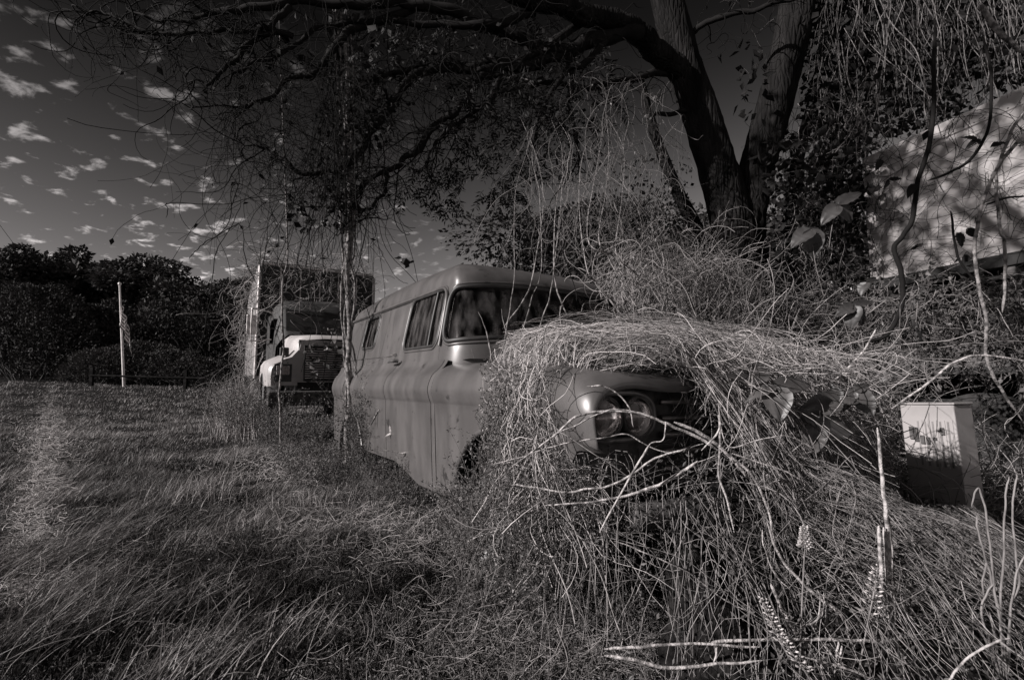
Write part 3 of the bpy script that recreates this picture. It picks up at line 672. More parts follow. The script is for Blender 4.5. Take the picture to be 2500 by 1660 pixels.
# weathered boards leaning at the rear of the van
for k, (sx, sy0, sy1, d, wd, lab) in enumerate(((862, 975, 1130, 5.35, .085, 'narrow weathered board standing behind the trunk-like vine'), (905, 985, 1120, 5.45, .17, 'wide pale board leaning on the tail of the dark van'), (838, 1040, 1120, 5.6, .07, 'short board stump low beside the tail of the van'))):
    a, b = P(sx, sy1, d), P(sx + 3, sy0, d)
    mb = MB(); box(mb, -wd, wd, -.012, .012, 0, b[2] - a[2] + .12)
    o = mb.build('weathered_board', M['wood'], None, smooth=False, label=lab, cat='board', group='boards at the tail of the van'); o.location = (a[0], a[1], a[2] - .12); o.rotation_euler = (R(3), R(-2 + 2 * k), R(25))
    md = o.modifiers.new('bevel', 'BEVEL'); md.width = .004

# ------------------------------------------------------------------ flagpole, flag, fence, cable
fb = P(303, 942, 31.0); fb[2] = float(G(fb[0], fb[1]))
ft = P(292, 697, 31.0)
mb = MB(); tubes(mb, np.linspace(fb, ft, 12), np.linspace(.085, .05, 12), 12); fp = mb.build('flagpole', M['pole'], None, loc=fb, label='white flagpole standing in front of the dark tree line', cat='flagpole')
mb = MB(); lathe(mb, [(0, .22), (.07, .2), (.11, .12), (.07, .03), (.04, 0)], 'z', tuple(ft - fb), 16); mb.build('finial', M['pole'], fp)
# a limp striped flag
mat_f = bpy.data.materials.new('flag_cloth'); mat_f.use_nodes = True; t = mat_f.node_tree; t.nodes.clear()
bb = N(t, 'ShaderNodeBsdfPrincipled'); oo = N(t, 'ShaderNodeOutputMaterial'); uvn = N(t, 'ShaderNodeAttribute'); uvn.attribute_name = 'shade'
st = math_n(t, 'GREATER_THAN', math_n(t, 'FRACT', math_n(t, 'MULTIPLY', uvn.outputs['Fac'], 5.0)), .5)
mxn = N(t, 'ShaderNodeMix', data_type='RGBA'); mxn.inputs[6].default_value = g3(.62); mxn.inputs[7].default_value = g3(.09); t.links.new(st, mxn.inputs[0]); t.links.new(mxn.outputs[2], bb.inputs['Base Color']); bb.inputs['Roughness'].default_value = .8; t.links.new(bb.outputs[0], oo.inputs[0])
nu, nv = 26, 34; V = np.zeros((nu, nv, 3)); S_ = np.zeros((nu, nv))
for i in range(nu):
    for j in range(nv):
        a = i / (nu - 1); b = j / (nv - 1)           # a: away from the pole, b: down
        drop = 1.9 * a * (.7 + .3 * b)
        V[i, j] = (.10 + .95 * a * (.55 + .5 * b) + .10 * sin(a * 14 + b * 3) * a, .12 * sin(a * 16 + b * 4), -(b * 1.35 + drop * 1.15)); S_[i, j] = b
mb = MB(); idx = np.arange(nu * nv).reshape(nu, nv); mb.add(V + (P(294, 745, 31))[None, None], np.stack([idx[:-1, :-1], idx[1:, :-1], idx[1:, 1:], idx[:-1, 1:]], -1).reshape(-1, 4), S_)
fl = mb.build('flag', mat_f, None, loc=P(294, 745, 31), label='limp striped flag drooping from the flagpole', cat='flag')
# split-rail fence
fe = empty('rail_fence', (-14, 30, 0), label='low split-rail fence along the far edge of the field', cat='fence')
D0 = 29.5
for sx in (222, 452, 670):
    p = P(sx, 945, D0); z0 = float(G(p[0], p[1])); mb = MB(); box(mb, p[0] + 14 - .10, p[0] + 14 + .10, p[1] - 30 - .08, p[1] - 30 + .08, z0 - .1, z0 + 1.22); mb.build('post', M['fence'], fe, smooth=False)
def zat(sx, sy): return P(sx, sy, D0)
for a, b in (((222, 917), (452, 922)), ((452, 922), (670, 930)), ((222, 947), (452, 950)), ((452, 950), (670, 955))):
    p, q = zat(*a), zat(*b); L = np.linspace(p, q, 8) - np.array([14 * -1 * -1 * 0 - 14, 30, 0]) * np.array([1, 1, 0]); mb = MB(); tubes(mb, wobble(L, .02), .07, 6, caps=True); mb.build('rail', M['fence'], fe)
mb = MB(); tubes(mb, np.linspace(P(-60, 470, 40), P(34, 596, 46), 8), .02, 5); mb.build('overhead_cable', M['black'], None, label='thin cable running down into the far treetops', cat='cable')

# ------------------------------------------------------------------ far trees
def crown_mb(rx, rz, n, leaf, seed, kind=0):
    r_ = np.random.default_rng(seed); mb = MB()
    nc = 42; u = r_.normal(size=(nc, 3)); u /= np.linalg.norm(u, axis=1, keepdims=True); u[:, 2] = np.where(u[:, 2] < -.5, -u[:, 2], u[:, 2])
    cc = u * np.array([rx, rx, rz]) * r_.uniform(.45, .98, (nc, 1)); cc[:, 2] += rz * .9; cr = r_.uniform(.16, .34, nc) * rx
    k = r_.integers(0, nc, n); d = r_.normal(size=(n, 3)); d /= np.linalg.norm(d, axis=1, keepdims=True)
    c = cc[k] + d * (cr[k] * r_.uniform(.55, 1.05, n))[:, None] * np.array([1.15, 1.15, .75])
    ax = d + r_.normal(size=(n, 3)) * .6; ax[:, 2] -= .25
    leaves(mb, c, ax, leaf * r_.uniform(.6, 1.3, n), .55, r_.random(n))
    tip = cc + u * cr[:, None] * 1.0
    return mb, cc, cr
def tree_limbs(cc, h, rt, seed):
    r_ = np.random.default_rng(seed); mb = MB()
    tubes(mb, wobble(np.linspace([0, 0, -.3], [0, 0, h], 10), .12 * rt * 8), np.linspace(rt, rt * .4, 10), 7)
    sel = r_.permutation(len(cc))[:16]
    for i in sel: tubes(mb, catmull([[0, 0, h * .55 * r_.uniform(.6, 1.3)], cc[i] * np.array([.5, .5, .6]) + np.array([0, 0, h * .25]), cc[i]], 4), np.linspace(rt * .4, rt * .08, 9), 5)
    return mb
PROTO = []
for k, (rx, rz, n, lf) in enumerate(((3.6, 4.6, 15000, .30), (4.4, 3.6, 15000, .30), (3.0, 5.4, 14000, .28), (3.6, 4.6, 34000, .15), (4.4, 3.6, 34000, .15), (3.0, 5.4, 30000, .15))):
    mb, cc, cr = crown_mb(rx, rz, n, lf, 20 + k); m2 = tree_limbs(cc, rz * 1.1, .28, 40 + k)
    PROTO.append((mb, m2))
TREES = [  # picture x, top y, distance, width scale, label
 (18, 600, 46, 1.0, 'tree at the far left end of the tree line with a feathery top'), (95, 600, 52, 1.15, 'tall round dark tree above the end of the cable'), (160, 598, 50, .9, 'narrow dark tree second from the cable in the tree line'),
 (215, 608, 54, 1.0, 'dark tree with a pointed top left of the flagpole'), (270, 618, 56, 1.0, 'dark tree rising directly behind the top of the flagpole'), (345, 598, 48, 1.25, 'tallest airy tree just right of the flagpole with sky through its top'),
 (410, 655, 50, 1.0, 'dark tree stepping down to the right of the tallest one'), (470, 675, 48, 1.0, 'lower tree between the flagpole and the truck, its top level'), (535, 662, 52, 1.1, 'tree partly hidden behind the vines beside the truck box'),
 (590, 668, 56, 1.1, 'tree whose crown shows just left of the truck box'), (-60, 640, 48, 1.2, 'tree cut off by the left edge of the photo')]
def place_tree(k, sx, ty, D, ws, lab, name='far_tree', group='dark trees of the far tree line', mname='leaf_far', base=None):
    p = P(sx, 940, D); z0 = float(G(p[0], p[1])) - .2; top = P(sx, ty, D)[2]; hgt = top - z0
    mbc, mbt = PROTO[k % 3 + (3 if D < 25 else 0)]; full = (4.6, 3.6, 5.4)[k % 3] * 1.9
    key = (k % 3, mname, D < 25)
    e = empty(name, (p[0], p[1], z0), (0, 0, k * 1.7), label=lab, cat='tree', group=group); s = hgt / full
    if key not in CM:
        a = mbc.build('crown', M[mname], e); b = mbt.build('trunk', M['bark_far'], e); CM[key] = (a.data, b.data)
    else:
        for nm, me in zip(('crown', 'trunk'), CM[key]): o = bpy.data.objects.new(nm, me); COL.objects.link(o); o.parent = e
    e.scale = (s * ws, s * ws, s); return e
CM = {}
for k, (sx, ty, D, ws, lab) in enumerate(TREES): place_tree(k, sx, ty, D, ws, lab)
for k, (sx, ty, D, ws, lab) in enumerate(((1330, 560, 15, 1.2, 'bushy tree behind the van roof, nearest to its top'), (1430, 520, 16, 1.2, 'dark tree behind the pale vine bundle over the van'), (1530, 470, 15, 1.2, 'broad dark tree left of the twin trunks'), (1640, 500, 14, 1.1, 'dark leafy tree directly behind the left trunk of the twin tree'), (1250, 610, 18, 1.2, 'low shrubby tree rising just above the van roof'), (1780, 560, 14, 1.3, 'leafy tree seen between and behind the twin trunks'), (2000, 470, 15, 1.3, 'dark tree behind the thicket left of the white truck body'))):
    place_tree(k + 1, sx, ty, D, ws, lab, 'background_tree', 'leafy trees behind the thicket', 'leaf_far')
# shrubs in front of the tree line
def shrub(name, sx, ty, D, wpx, lab, mname='leaf_shrub', n=7000, leaf=.22, grp='shrubs in front of the tree line', base_y=945, seed=0):
    p = P(sx, base_y, D); z0 = float(G(p[0], p[1])) - .1; h = P(sx, ty, D)[2] - z0; wd = wpx / F * D / 2
    r_ = np.random.default_rng(seed); th = r_.random(n) * 2 * pi; rr = np.sqrt(r_.random(n)); x = rr * np.cos(th) * wd; y = rr * np.sin(th) * wd * .7
    prof_ = np.sqrt(np.clip(1 - rr ** 2, 0, 1)) ** .8 * (1 + .16 * vnoise(x, y, 6 / wd, seed)); zz = h * prof_ * (1 - .75 * r_.random(n) ** 2.2 * (r_.random(n) < .6))
    ax = np.stack([x / wd, y / wd, np.full(n, .55)], -1) + r_.normal(size=(n, 3)) * .45
    e = empty(name, (p[0], p[1], z0), label=lab, cat='shrub', group=grp); mb = MB(); leaves(mb, np.stack([x, y, zz], -1), ax, leaf * r_.uniform(.6, 1.5, n), .4, r_.random(n)); mb.build('foliage', M[mname], e)
    m = 14; t = r_.random(m) * 2 * pi; s = np.stack([np.cos(t) * wd * .2, np.sin(t) * wd * .15, np.zeros(m) - .1], -1); mb = MB(); tubes(mb, walk(m, 8, s, np.stack([np.cos(t) * .6, np.sin(t) * .5, np.ones(m)], -1), h * .11, .12), .04, 5); mb.build('stem', M['bark_far'], e, kind='stuff'); return e
shrub('dark_shrub', 70, 705, 36, 330, 'large dark rounded shrub at the left edge of the field', 'leaf_far', 12000, .24, seed=1)
shrub('dark_shrub', 165, 745, 38, 220, 'dark shrub behind the big rounded one at the left', 'leaf_far', 7000, .24, seed=2)
shrub('mound_shrub', 330, 842, 36, 330, 'pale grassy mound of shrub behind the flagpole', 'leaf_shrub', 12000, .16, seed=3)
shrub('mound_shrub', 455, 868, 35.5, 210, 'lower end of the grassy mound beside the fence post', 'leaf_shrub', 7000, .16, seed=4)
shrub('mound_shrub', 230, 860, 34.5, 150, 'small pale shrub between the dark shrub and the mound', 'leaf_shrub', 5000, .16, seed=5)
shrub('dark_shrub', 560, 880, 31, 170, 'leafy shrub at the end of the fence beside the truck', 'leaf_far', 5000, .2, seed=6)
for k, (sx, ty, wpx, lab) in enumerate(((380, 760, 340, 'tall dark understorey shrub behind the flagpole'), (520, 750, 260, 'tall dark understorey shrub towards the truck'), (240, 750, 260, 'dark understorey shrub left of the flagpole'), (-30, 700, 330, 'dark understorey shrub behind the left field edge'))):
    shrub('understorey_shrub', sx, ty, 40, wpx, lab, 'leaf_far', 9000, .32, 'shrubs under the far trees', seed=10 + k)

for k, (sx, ty, wpx, D, lab) in enumerate(((1500, 760, 420, 13, 'dark undergrowth bush behind the vine heap'), (1850, 740, 520, 12.5, 'dark undergrowth bush behind the foot of the twin trunks'), (2200, 730, 520, 12, 'dark undergrowth bush behind the truck chassis'), (2560, 700, 560, 11.5, 'dark undergrowth bush at the far right beyond the chassis'), (1220, 800, 360, 15, 'low dark bush seen through the windows of the van'))):
    shrub('undergrowth_bush', sx, ty, D, wpx, lab, 'leaf_far', 12000, .13, 'bushes behind the thicket', seed=30 + k)
shrub('understorey_shrub', -130, 720, 42, 300, 'dark shrub beyond the left edge of the photo', 'leaf_far', 8000, .32, 'shrubs under the far trees', seed=44)

# ------------------------------------------------------------------ the big twin-trunk tree and its limbs
def pix(pts, d, sc=1.0, ox=0, oy=0):
    """polyline of picture points (x, y[, depth]) -> smooth 3D path"""
    out = []
    for q in pts:
        dd = q[2] if len(q) > 2 else d; out.append(P(ox + q[0] * sc, oy + q[1] * sc, dd))
    return catmull(out, 8)
def bark_tube(mb, path, rad, sides=36, rough=.05):
    K = len(path); rad = np.interp(np.linspace(0, 1, K), np.linspace(0, 1, len(rad)), rad)
    m2 = MB(); tubes(m2, path, rad, sides); V = m2.v[0].reshape(K, sides, 3); c = path[:, None]
    a = np.arange(sides)[None] * 2 * pi / sides; k = np.arange(K)[:, None]
    n = 1 + rough * (np.sin(a * 5 + k * .21) + .7 * np.sin(a * 9 - k * .33 + 1) + .5 * np.sin(k * .5 + a)) / 2 + .02 * rng.normal(size=(K, sides))
    V = c + (V - c) * n[:, :, None]; mb.add(V.reshape(-1, 3), m2.f4[0], .5)
tree = empty('twin_trunk_tree', tuple(P(1815, 1100, 6.0) * np.array([1, 1, 0])), label='big rough-barked tree forking into two trunks behind the van', cat='tree')
tl_ = np.array(tree.location)
LT = [(1600, -140), (1618, -60), (1640, 50), (1672, 170), (1715, 290), (1752, 410), (1780, 520), (1800, 620), (1815, 750), (1822, 900), (1825, 1110)]
RTk = [(1985, -140), (1960, -60), (1938, 60), (1908, 190), (1872, 320), (1845, 430), (1825, 540), (1822, 640), (1826, 760), (1828, 900), (1830, 1100)]
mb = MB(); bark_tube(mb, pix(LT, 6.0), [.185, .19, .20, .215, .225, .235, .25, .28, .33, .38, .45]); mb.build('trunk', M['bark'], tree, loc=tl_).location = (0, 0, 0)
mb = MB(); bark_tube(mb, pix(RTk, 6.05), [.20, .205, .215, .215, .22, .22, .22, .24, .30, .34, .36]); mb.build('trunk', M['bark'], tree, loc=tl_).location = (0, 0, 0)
BR = {  # name: (points, depth, radii)
 'main': ([(1690, 195, 6), (1650, 168, 5.9), (1600, 118, 5.7), (1540, 72, 5.5), (1470, 45, 5.3), (1400, 28, 5.1), (1310, 0, 4.9), (1180, -40, 4.8), (1000, -90, 4.6)], [.15, .15, .14, .13, .12, .11, .10, .09, .07]),
 'second': ([(1560, 85, 5.5), (1486, 92, 5.4), (1389, 123, 5.3), (1326, 112, 5.2), (1220, 74, 5.1), (1135, 44, 5.0), (1038, 18, 4.9), (940, 10, 4.8), (839, 8, 4.7), (712, 6, 4.6), (600, 20, 4.5), (530, 28, 4.5), (470, 48, 4.5), (420, 54, 4.5), (360, 45, 4.5), (310, 22, 4.5)], [.10, .09, .085, .08, .07, .06, .055, .05, .045, .04, .035, .03, .025, .02, .014, .008]),
 'b1': ([(712, 14, 4.6), (669, 60, 4.5), (635, 85, 4.5), (585, 136, 4.5), (542, 173, 4.4), (500, 205, 4.4), (470, 195, 4.4)], [.034, .03, .028, .024, .02, .014, .006]),
 'b2': ([(1020, 13, 4.9), (881, 72, 4.8), (830, 106, 4.7), (771, 165, 4.6), (703, 195, 4.6), (644, 246, 4.5), (585, 262, 4.5), (480, 262, 4.5)], [.045, .04, .036, .03, .024, .018, .012, .004]),
 'b3': ([(1330, 150, 5.2), (1200, 165, 5.1), (1105, 169, 5.1), (1050, 173, 5), (987, 207, 4.9), (957, 254, 4.9), (928, 292, 4.8), (906, 334, 4.8), (864, 385, 4.7), (838, 406, 4.7), (796, 419, 4.7), (728, 415, 4.6), (682, 381, 4.6), (644, 360, 4.6), (585, 347, 4.6), (568, 322, 4.6)], [.06, .055, .05, .048, .045, .042, .04, .038, .034, .03, .026, .022, .018, .014, .008, .004]),
 'b4': ([(1389, 130, 5.3), (1300, 160, 5.2), (1232, 169, 5.2), (1178, 186, 5.1), (1152, 220, 5.1), (1118, 262, 5), (1063, 305, 5), (1025, 360, 4.9), (987, 394, 4.9), (949, 415, 4.9), (906, 440, 4.8), (872, 478, 4.8), (850, 495, 4.8)], [.055, .052, .05, .048, .045, .042, .04, .036, .03, .028, .022, .014, .008]),
 'b5': ([(1440, 46, 5.3), (1290, 140, 5.2), (1203, 157, 5.1), (1114, 157, 5.1), (1008, 165, 5), (949, 182, 5), (902, 199, 5), (830, 190, 4.9)], [.05, .045, .04, .034, .03, .024, .016, .006]),
 'b6': ([(1250, 150, 5.2), (1236, 169, 5.2), (1198, 237, 5.1), (1135, 288, 5.1), (1093, 322, 5.1), (1058, 360, 5), (1030, 420, 5)], [.036, .034, .03, .026, .02, .012, .005]),
 'b7': ([(949, 415, 4.9), (940, 457, 4.8), (911, 500, 4.8), (872, 529, 4.8), (850, 545, 4.7)], [.024, .02, .016, .01, .005]),
 'b8': ([(712, 88, 4.6), (628, 82, 4.5), (536, 80, 4.5), (478, 78, 4.5), (402, 82, 4.5), (344, 73, 4.5), (298, 50, 4.5), (237, 34, 4.5), (212, 30, 4.5)], [.028, .026, .024, .022, .02, .017, .014, .010, .005]),
 'b9': ([(1300, 30, 5), (1180, 60, 4.9), (1050, 62, 4.9), (900, 48, 4.8), (790, 70, 4.7), (700, 120, 4.6), (600, 165, 4.5), (540, 205, 4.5)], [.045, .04, .034, .03, .025, .02, .014, .006]),
 'b10': ([(1690, 180, 6), (1600, 178, 5.8), (1500, 200, 5.6), (1420, 215, 5.5), (1330, 205, 5.4), (1200, 230, 5.3)], [.05, .045, .04, .034, .026, .01]),
 'b11': ([(1700, 275, 6), (1650, 277, 5.9), (1595, 276, 5.8)], [.035, .03, .024]),
 'b12': ([(1389, 123, 5.3), (1400, 200, 5.2), (1392, 270, 5.2), (1405, 340, 5.1), (1415, 410, 5.1)], [.04, .036, .03, .02, .008]),
 'b13': ([(1670, 90, 6), (1750, 50, 5.8), (1850, 20, 5.6), (1960, -10, 5.4)], [.04, .035, .03, .02]),
 'b14': ([(1500, 85, 5.4), (1420, 160, 5.2), (1380, 180, 5.2), (1330, 260, 5.1), (1300, 350, 5.1), (1270, 420, 5)], [.04, .036, .03, .024, .016, .006]),
}
BP = {}
for k, (pts, rad) in BR.items():
    path = wobble(pix(pts, 5), .03); BP[k] = (path, np.interp(np.linspace(0, 1, len(path)), np.linspace(0, 1, len(rad)), rad))
    mb = MB(); tubes(mb, path, BP[k][1], 12, shade=.4)
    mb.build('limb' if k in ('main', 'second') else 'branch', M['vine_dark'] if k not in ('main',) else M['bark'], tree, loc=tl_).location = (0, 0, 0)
# twigs: three generations off the branches
allp = []; allr = []
src = np.concatenate([BP[k][0][4:] for k in BP if k not in ('main', 'b11')]); srcT = np.concatenate([nrm(np.gradient(BP[k][0], axis=0))[4:] for k in BP if k not in ('main', 'b11')])
mb = MB(); n = 430; i = rng.integers(0, len(src), n); d = srcT[i] + rand_dirs(n) * .8; d[:, 1] *= .5
w1 = walk(n, 16, src[i], d, rng.uniform(.03, .085, n), .28, .02); tubes(mb, w1, np.linspace(1, .25, 16)[None] * rng.uniform(.004, .009, n)[:, None], 4, shade=rng.random(n) * .5)
n2 = 620; i = rng.integers(0, n, n2); k_ = rng.integers(3, 15, n2); st_ = w1[i, k_]; d = rand_dirs(n2); d[:, 1] *= .6
w2 = walk(n2, 12, st_, d, rng.uniform(.02, .06, n2), .32, .03); tubes(mb, w2, np.linspace(1, .3, 12)[None] * rng.uniform(.0022, .005, n2)[:, None], 3, shade=rng.random(n2) * .5)
mb.build('twigs', M['vine_dark'], tree, loc=tl_, kind='stuff').location = (0, 0, 0)
# pinnate leaf sprays on the branch ends (dark against the sky)
def pinnate(mb, starts, dirs, L, nl=6, leaf=.07):
    n = len(starts); K = 7; wv_ = walk(n, K, starts, dirs, L / K, .18, .10); tubes(mb, wv_, .0022, 3, shade=np.zeros(n), mi=0)
    T = nrm(np.gradient(wv_, axis=1)); sd = nrm(np.cross(T, np.array([.2, 1, .1])))
    for k in range(1, K):
        for s in (-1, 1):
            ax = T[:, k] * .55 + sd[:, k] * s + rng.normal(size=(n, 3)) * .18; ax[:, 2] -= .35
            leaves(mb, wv_[:, k], ax, leaf * rng.uniform(.7, 1.2, n), .33, rng.random(n), 0)
mb = MB()
def spray_at(boxes, per, d0, d1, L=.30, leaf=.07):
    for (x0, x1, y0, y1, m) in boxes:
        m = int(m * per); p = np.array([P(rng.uniform(x0, x1), rng.uniform(y0, y1), rng.uniform(d0, d1)) for _ in range(m)]); pinnate(mb, p, rand_dirs(m, .5) - np.array([0, 0, .5]), L, leaf=leaf)
spray_at([(1000, 1110, 370, 440, 20), (985, 1060, 430, 480, 9), (1060, 1130, 460, 520, 14), (1120, 1200, 300, 400, 26), (1080, 1140, 400, 450, 10), (1180, 1300, 320, 480, 40), (1190, 1260, 440, 490, 12), (1230, 1330, 180, 330, 46), (1100, 1230, 200, 300, 26), (1300, 1400, 230, 420, 40), (1270, 1340, 480, 600, 22)], 1.0, 4.7, 5.4, .26, .068)
spray_at([(1000, 1300, 40, 200, 60), (1300, 1500, 60, 330, 70), (820, 1000, 60, 200, 24)], 1.0, 5.0, 6.2, .28, .075)
mb.build('leaf_sprays', M['leaf_dark'], tree, loc=tl_, kind='stuff').location = (0, 0, 0)

# leaning snag left of the trunks
sn = pix([(1560, 180), (1590, 300), (1625, 400), (1660, 480), (1700, 560), (1735, 640), (1770, 800)], 6.6)
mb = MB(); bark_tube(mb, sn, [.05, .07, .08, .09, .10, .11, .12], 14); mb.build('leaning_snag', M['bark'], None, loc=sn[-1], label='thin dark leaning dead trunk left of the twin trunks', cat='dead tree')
# second dark stem right of the right trunk
sn = pix([(2010, 120), (1990, 230), (1960, 340), (1940, 430), (1935, 540), (1930, 700)], 6.8)
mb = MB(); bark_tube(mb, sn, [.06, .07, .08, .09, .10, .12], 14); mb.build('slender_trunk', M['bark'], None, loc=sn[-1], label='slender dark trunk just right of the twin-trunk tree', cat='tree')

# ------------------------------------------------------------------ dry vine heap over the bonnet and spilling to the front right
def heap(x, y):
    """height of the heap in world coordinates"""
    x = np.asarray(x, float); y = np.asarray(y, float)
    V = wv(np.stack([x, y, np.zeros_like(x)], -1)); vx, vy = V[..., 0], V[..., 1]
    # over the bonnet
    ex = np.maximum(np.maximum(vx - .80, -.62 - vx), 0); top = 1.20 + .10 * np.exp(-((vx + .35) / .5) ** 2 - ((vy - .25) / .8) ** 2)
    eyr = np.maximum(-.80 - vy, 0); eyl = np.maximum(vy - .55, 0)
    h1 = top - ex * 1.5 - eyr * 3.2 - eyl * .75
    h1 = h1 - .09 * sstep(.35, .80, vx) - .07 * sstep(-.5, -.8, vy)
    # heap in front right, ridge running away from the grille
    dx, dy = x - 1.60, y - 2.55
    h2 = .86 - .90 * np.hypot(dx * 1.05, dy * .80) ** 1.25
    dx3, dy3 = x - 1.2, y - 1.75; h3 = .62 - .75 * np.hypot(dx3 * .8, dy3 * 1.1) ** 1.3
    # low weeds swell against the fender
    dx4, dy4 = x - .12, y - 2.2; h4 = .74 - 1.1 * np.hypot(dx4 * 1.3, dy4 * 1.15) ** 1.4
    g_ = G(x, y)
    return np.maximum.reduce([h1, h2, h3, h4, g_ + .04]) + .03 * vnoise(x, y, 6, 4)
def lampclear(p, j=0):
    """True where a strand would cover the two lamps, the eyebrow or the bare door and cowl"""
    V = wv(p); x, y, z = V[..., 0], V[..., 1], V[..., 2]
    a = (x > .66) & (y < -.48) & (y > -1.02) & (z > .72) & (z < 1.0)
    b = (x < -.42) & (y < -.55)
    q = P_inv(p); u, v = q[..., 0], q[..., 1]
    c = (((u - 1508) / 90) ** 2 + ((v - 995) / 84) ** 2 < 1) & (q[..., 2] > 1.6)
    d = (u > 870) & (u < 1172 + j) & (v > 640) & (v < 1185) & (q[..., 2] > 1.2)
    e = (u > 1100) & (u < 1200) & (v > 700) & (v < 860)
    f = (u > 2200) & (u < 2400) & (v > 955) & (v < 1230) & (q[..., 2] < 3.2)
    return a | b | c | d | e | f
def P_inv(p):
    r = np.asarray(p, float) - CAM; dd = r @ FW; return np.stack([1250 + F * (r @ RT) / dd, 830 - F * (r @ UP) / dd, dd], -1)

def heap_strands(mb, n, region, K, step, flow, rad, lift=(0, .05), curl=.18, shade=(0, 1), flowk=.5, clear=True):
    """strands creeping over the heap surface; region = sampler of start xy"""
    xy = region(n); th0 = flow(xy) + rng.normal(size=n) * 1.0; om = rng.normal(size=n) * curl; th = th0
    lf = rng.uniform(*lift, n); ph = rng.random(n) * 6; P_ = []
    for k in range(K):
        z = heap(xy[:, 0], xy[:, 1]) + lf + .012 * np.sin(k * 1.1 + ph)
        P_.append(np.stack([xy[:, 0], xy[:, 1], z], -1)); om = om * .8 + rng.normal(size=n) * curl * .6
        th = th + om + flowk * .2 * np.sin(flow(xy) - th)
        dz = (heap(xy[:, 0] + np.cos(th) * .03, xy[:, 1] + np.sin(th) * .03) - heap(xy[:, 0], xy[:, 1])) / .03
        st_ = step / np.sqrt(1 + np.minimum(dz ** 2, 9)); xy = xy + np.stack([np.cos(th), np.sin(th)], -1) * (st_ if np.ndim(st_) else st_)[:, None]
    p = np.stack(P_, 1)
    # smooth in height so they bridge hollows
    for _ in range(2): p[:, 1:-1, 2] = .5 * p[:, 1:-1, 2] + .25 * (p[:, :-2, 2] + p[:, 2:, 2])
    if clear:
        bad = lampclear(p, np.abs(rng.normal(size=(len(p), 1))) * 60).any(1); p = p[~bad]
    n = len(p); r = rng.uniform(rad[0], rad[1], n); tubes(mb, p, np.linspace(1, .5, K)[None] * r[:, None], 3, shade=shade[0] + (shade[1] - shade[0]) * rng.random(n) ** 2.0)
def reg_van(x0, x1, y0, y1):
    def f(n): v = np.stack([rng.uniform(x0, x1, n), rng.uniform(y0, y1, n), np.full(n, 1.)], -1); return vw(v)[:, :2]
    return f
def reg_box(x0, x1, y0, y1):
    return lambda n: np.stack([rng.uniform(x0, x1, n), rng.uniform(y0, y1, n)], -1)
flow_r = lambda xy: np.full(len(xy), R(-12)) - .5 * sstep(1.0, 2.6, xy[:, 0])
mb = MB()
heap_strands(mb, 11000, reg_van(-.58, .85, -.98, 1.05), 10, .05, flow_r, (.0008, .0019), (-.04, .07), .34, (0, 1), .3)
heap_strands(mb, 1500, reg_van(-.55, .6, -.9, 1.2), 18, .06, flow_r, (.0014, .0028), (.01, .09), .2, (.5, 1))
heap_strands(mb, 2300, reg_box(.9, 2.3, 1.7, 3.1), 14, .05, lambda xy: np.full(len(xy), R(-62)), (.0009, .0019), (-.02, .08), .25, (0, .24))
heap_strands(mb, 750, reg_box(.1, 2.2, 1.55, 2.5), 12, .05, lambda xy: np.full(len(xy), R(-60)), (.0007, .0016), (-.02, .08), .25, (0, .45))
heap_strands(mb, 700, reg_box(.2, 2.6, 1.6, 2.6), 16, .06, lambda xy: rng.uniform(-3.1, 3.1, len(xy)), (.0008, .0017), (.02, .16), .15, (0, .7))
heap_strands(mb, 1500, reg_box(.5, 2.0, 1.3, 2.4), 10, .045, lambda xy: np.full(len(xy), R(-80)), (.0007, .0015), (-.06, .06), .3, (0, .55))
# stems hanging over the edge of the bonnet, in front of the grille
n = 900; s_ = vw(np.stack([rng.uniform(.70, .95, n), rng.uniform(-.62, 1.0, n), rng.uniform(1.0, 1.16, n)], -1)); d_ = vw(np.stack([rng.uniform(.1, .9, n), rng.normal(.35, .45, n), -rng.uniform(.2, 1.2, n)], -1)) - vw(np.zeros(3))
w_ = walk(n, 14, s_, d_, rng.uniform(.025, .055, n), .16, .08); w_ = w_[~lampclear(w_).any(1)]; w_ = w_[(w_[:, :, 2] > -.02).all(1)]; tubes(mb, w_, rng.uniform(.0009, .0021, len(w_)), 3, shade=rng.random(len(w_)) ** 1.8)
# stems hanging down the flank of the front fender
n = 1200; s_ = vw(np.stack([rng.uniform(-.38, .62, n), -rng.uniform(.86, 1.05, n), rng.uniform(.55, 1.18, n)], -1)); d_ = vw(np.stack([rng.normal(.1, .5, n), rng.uniform(-.5, -.1, n), -np.ones(n) * .7], -1)) - vw(np.zeros(3))
w_ = walk(n, 12, s_, d_, rng.uniform(.025, .055, n), .22, .05); w_ = w_[~lampclear(w_, np.abs(rng.normal(size=(n, 1))) * 50).any(1)]; w_ = w_[(w_[:, :, 2] > -.02).all(1)]; tubes(mb, w_, rng.uniform(.0009, .0021, len(w_)), 3, shade=rng.random(len(w_)))
c_ = vw(np.stack([rng.uniform(-.36, .60, 5200), -rng.uniform(.98, 1.12, 5200), rng.uniform(.15, 1.08, 5200)], -1)); leaves(mb, c_[~lampclear(c_)], rand_dirs(int((~lampclear(c_)).sum())), .014, .45, rng.random(int((~lampclear(c_)).sum())) * .35)
mb.build('dry_vine_heap', M['straw'], None, kind='stuff', label='heap of dry vine stems over the bonnet of the van', cat='dry vines')
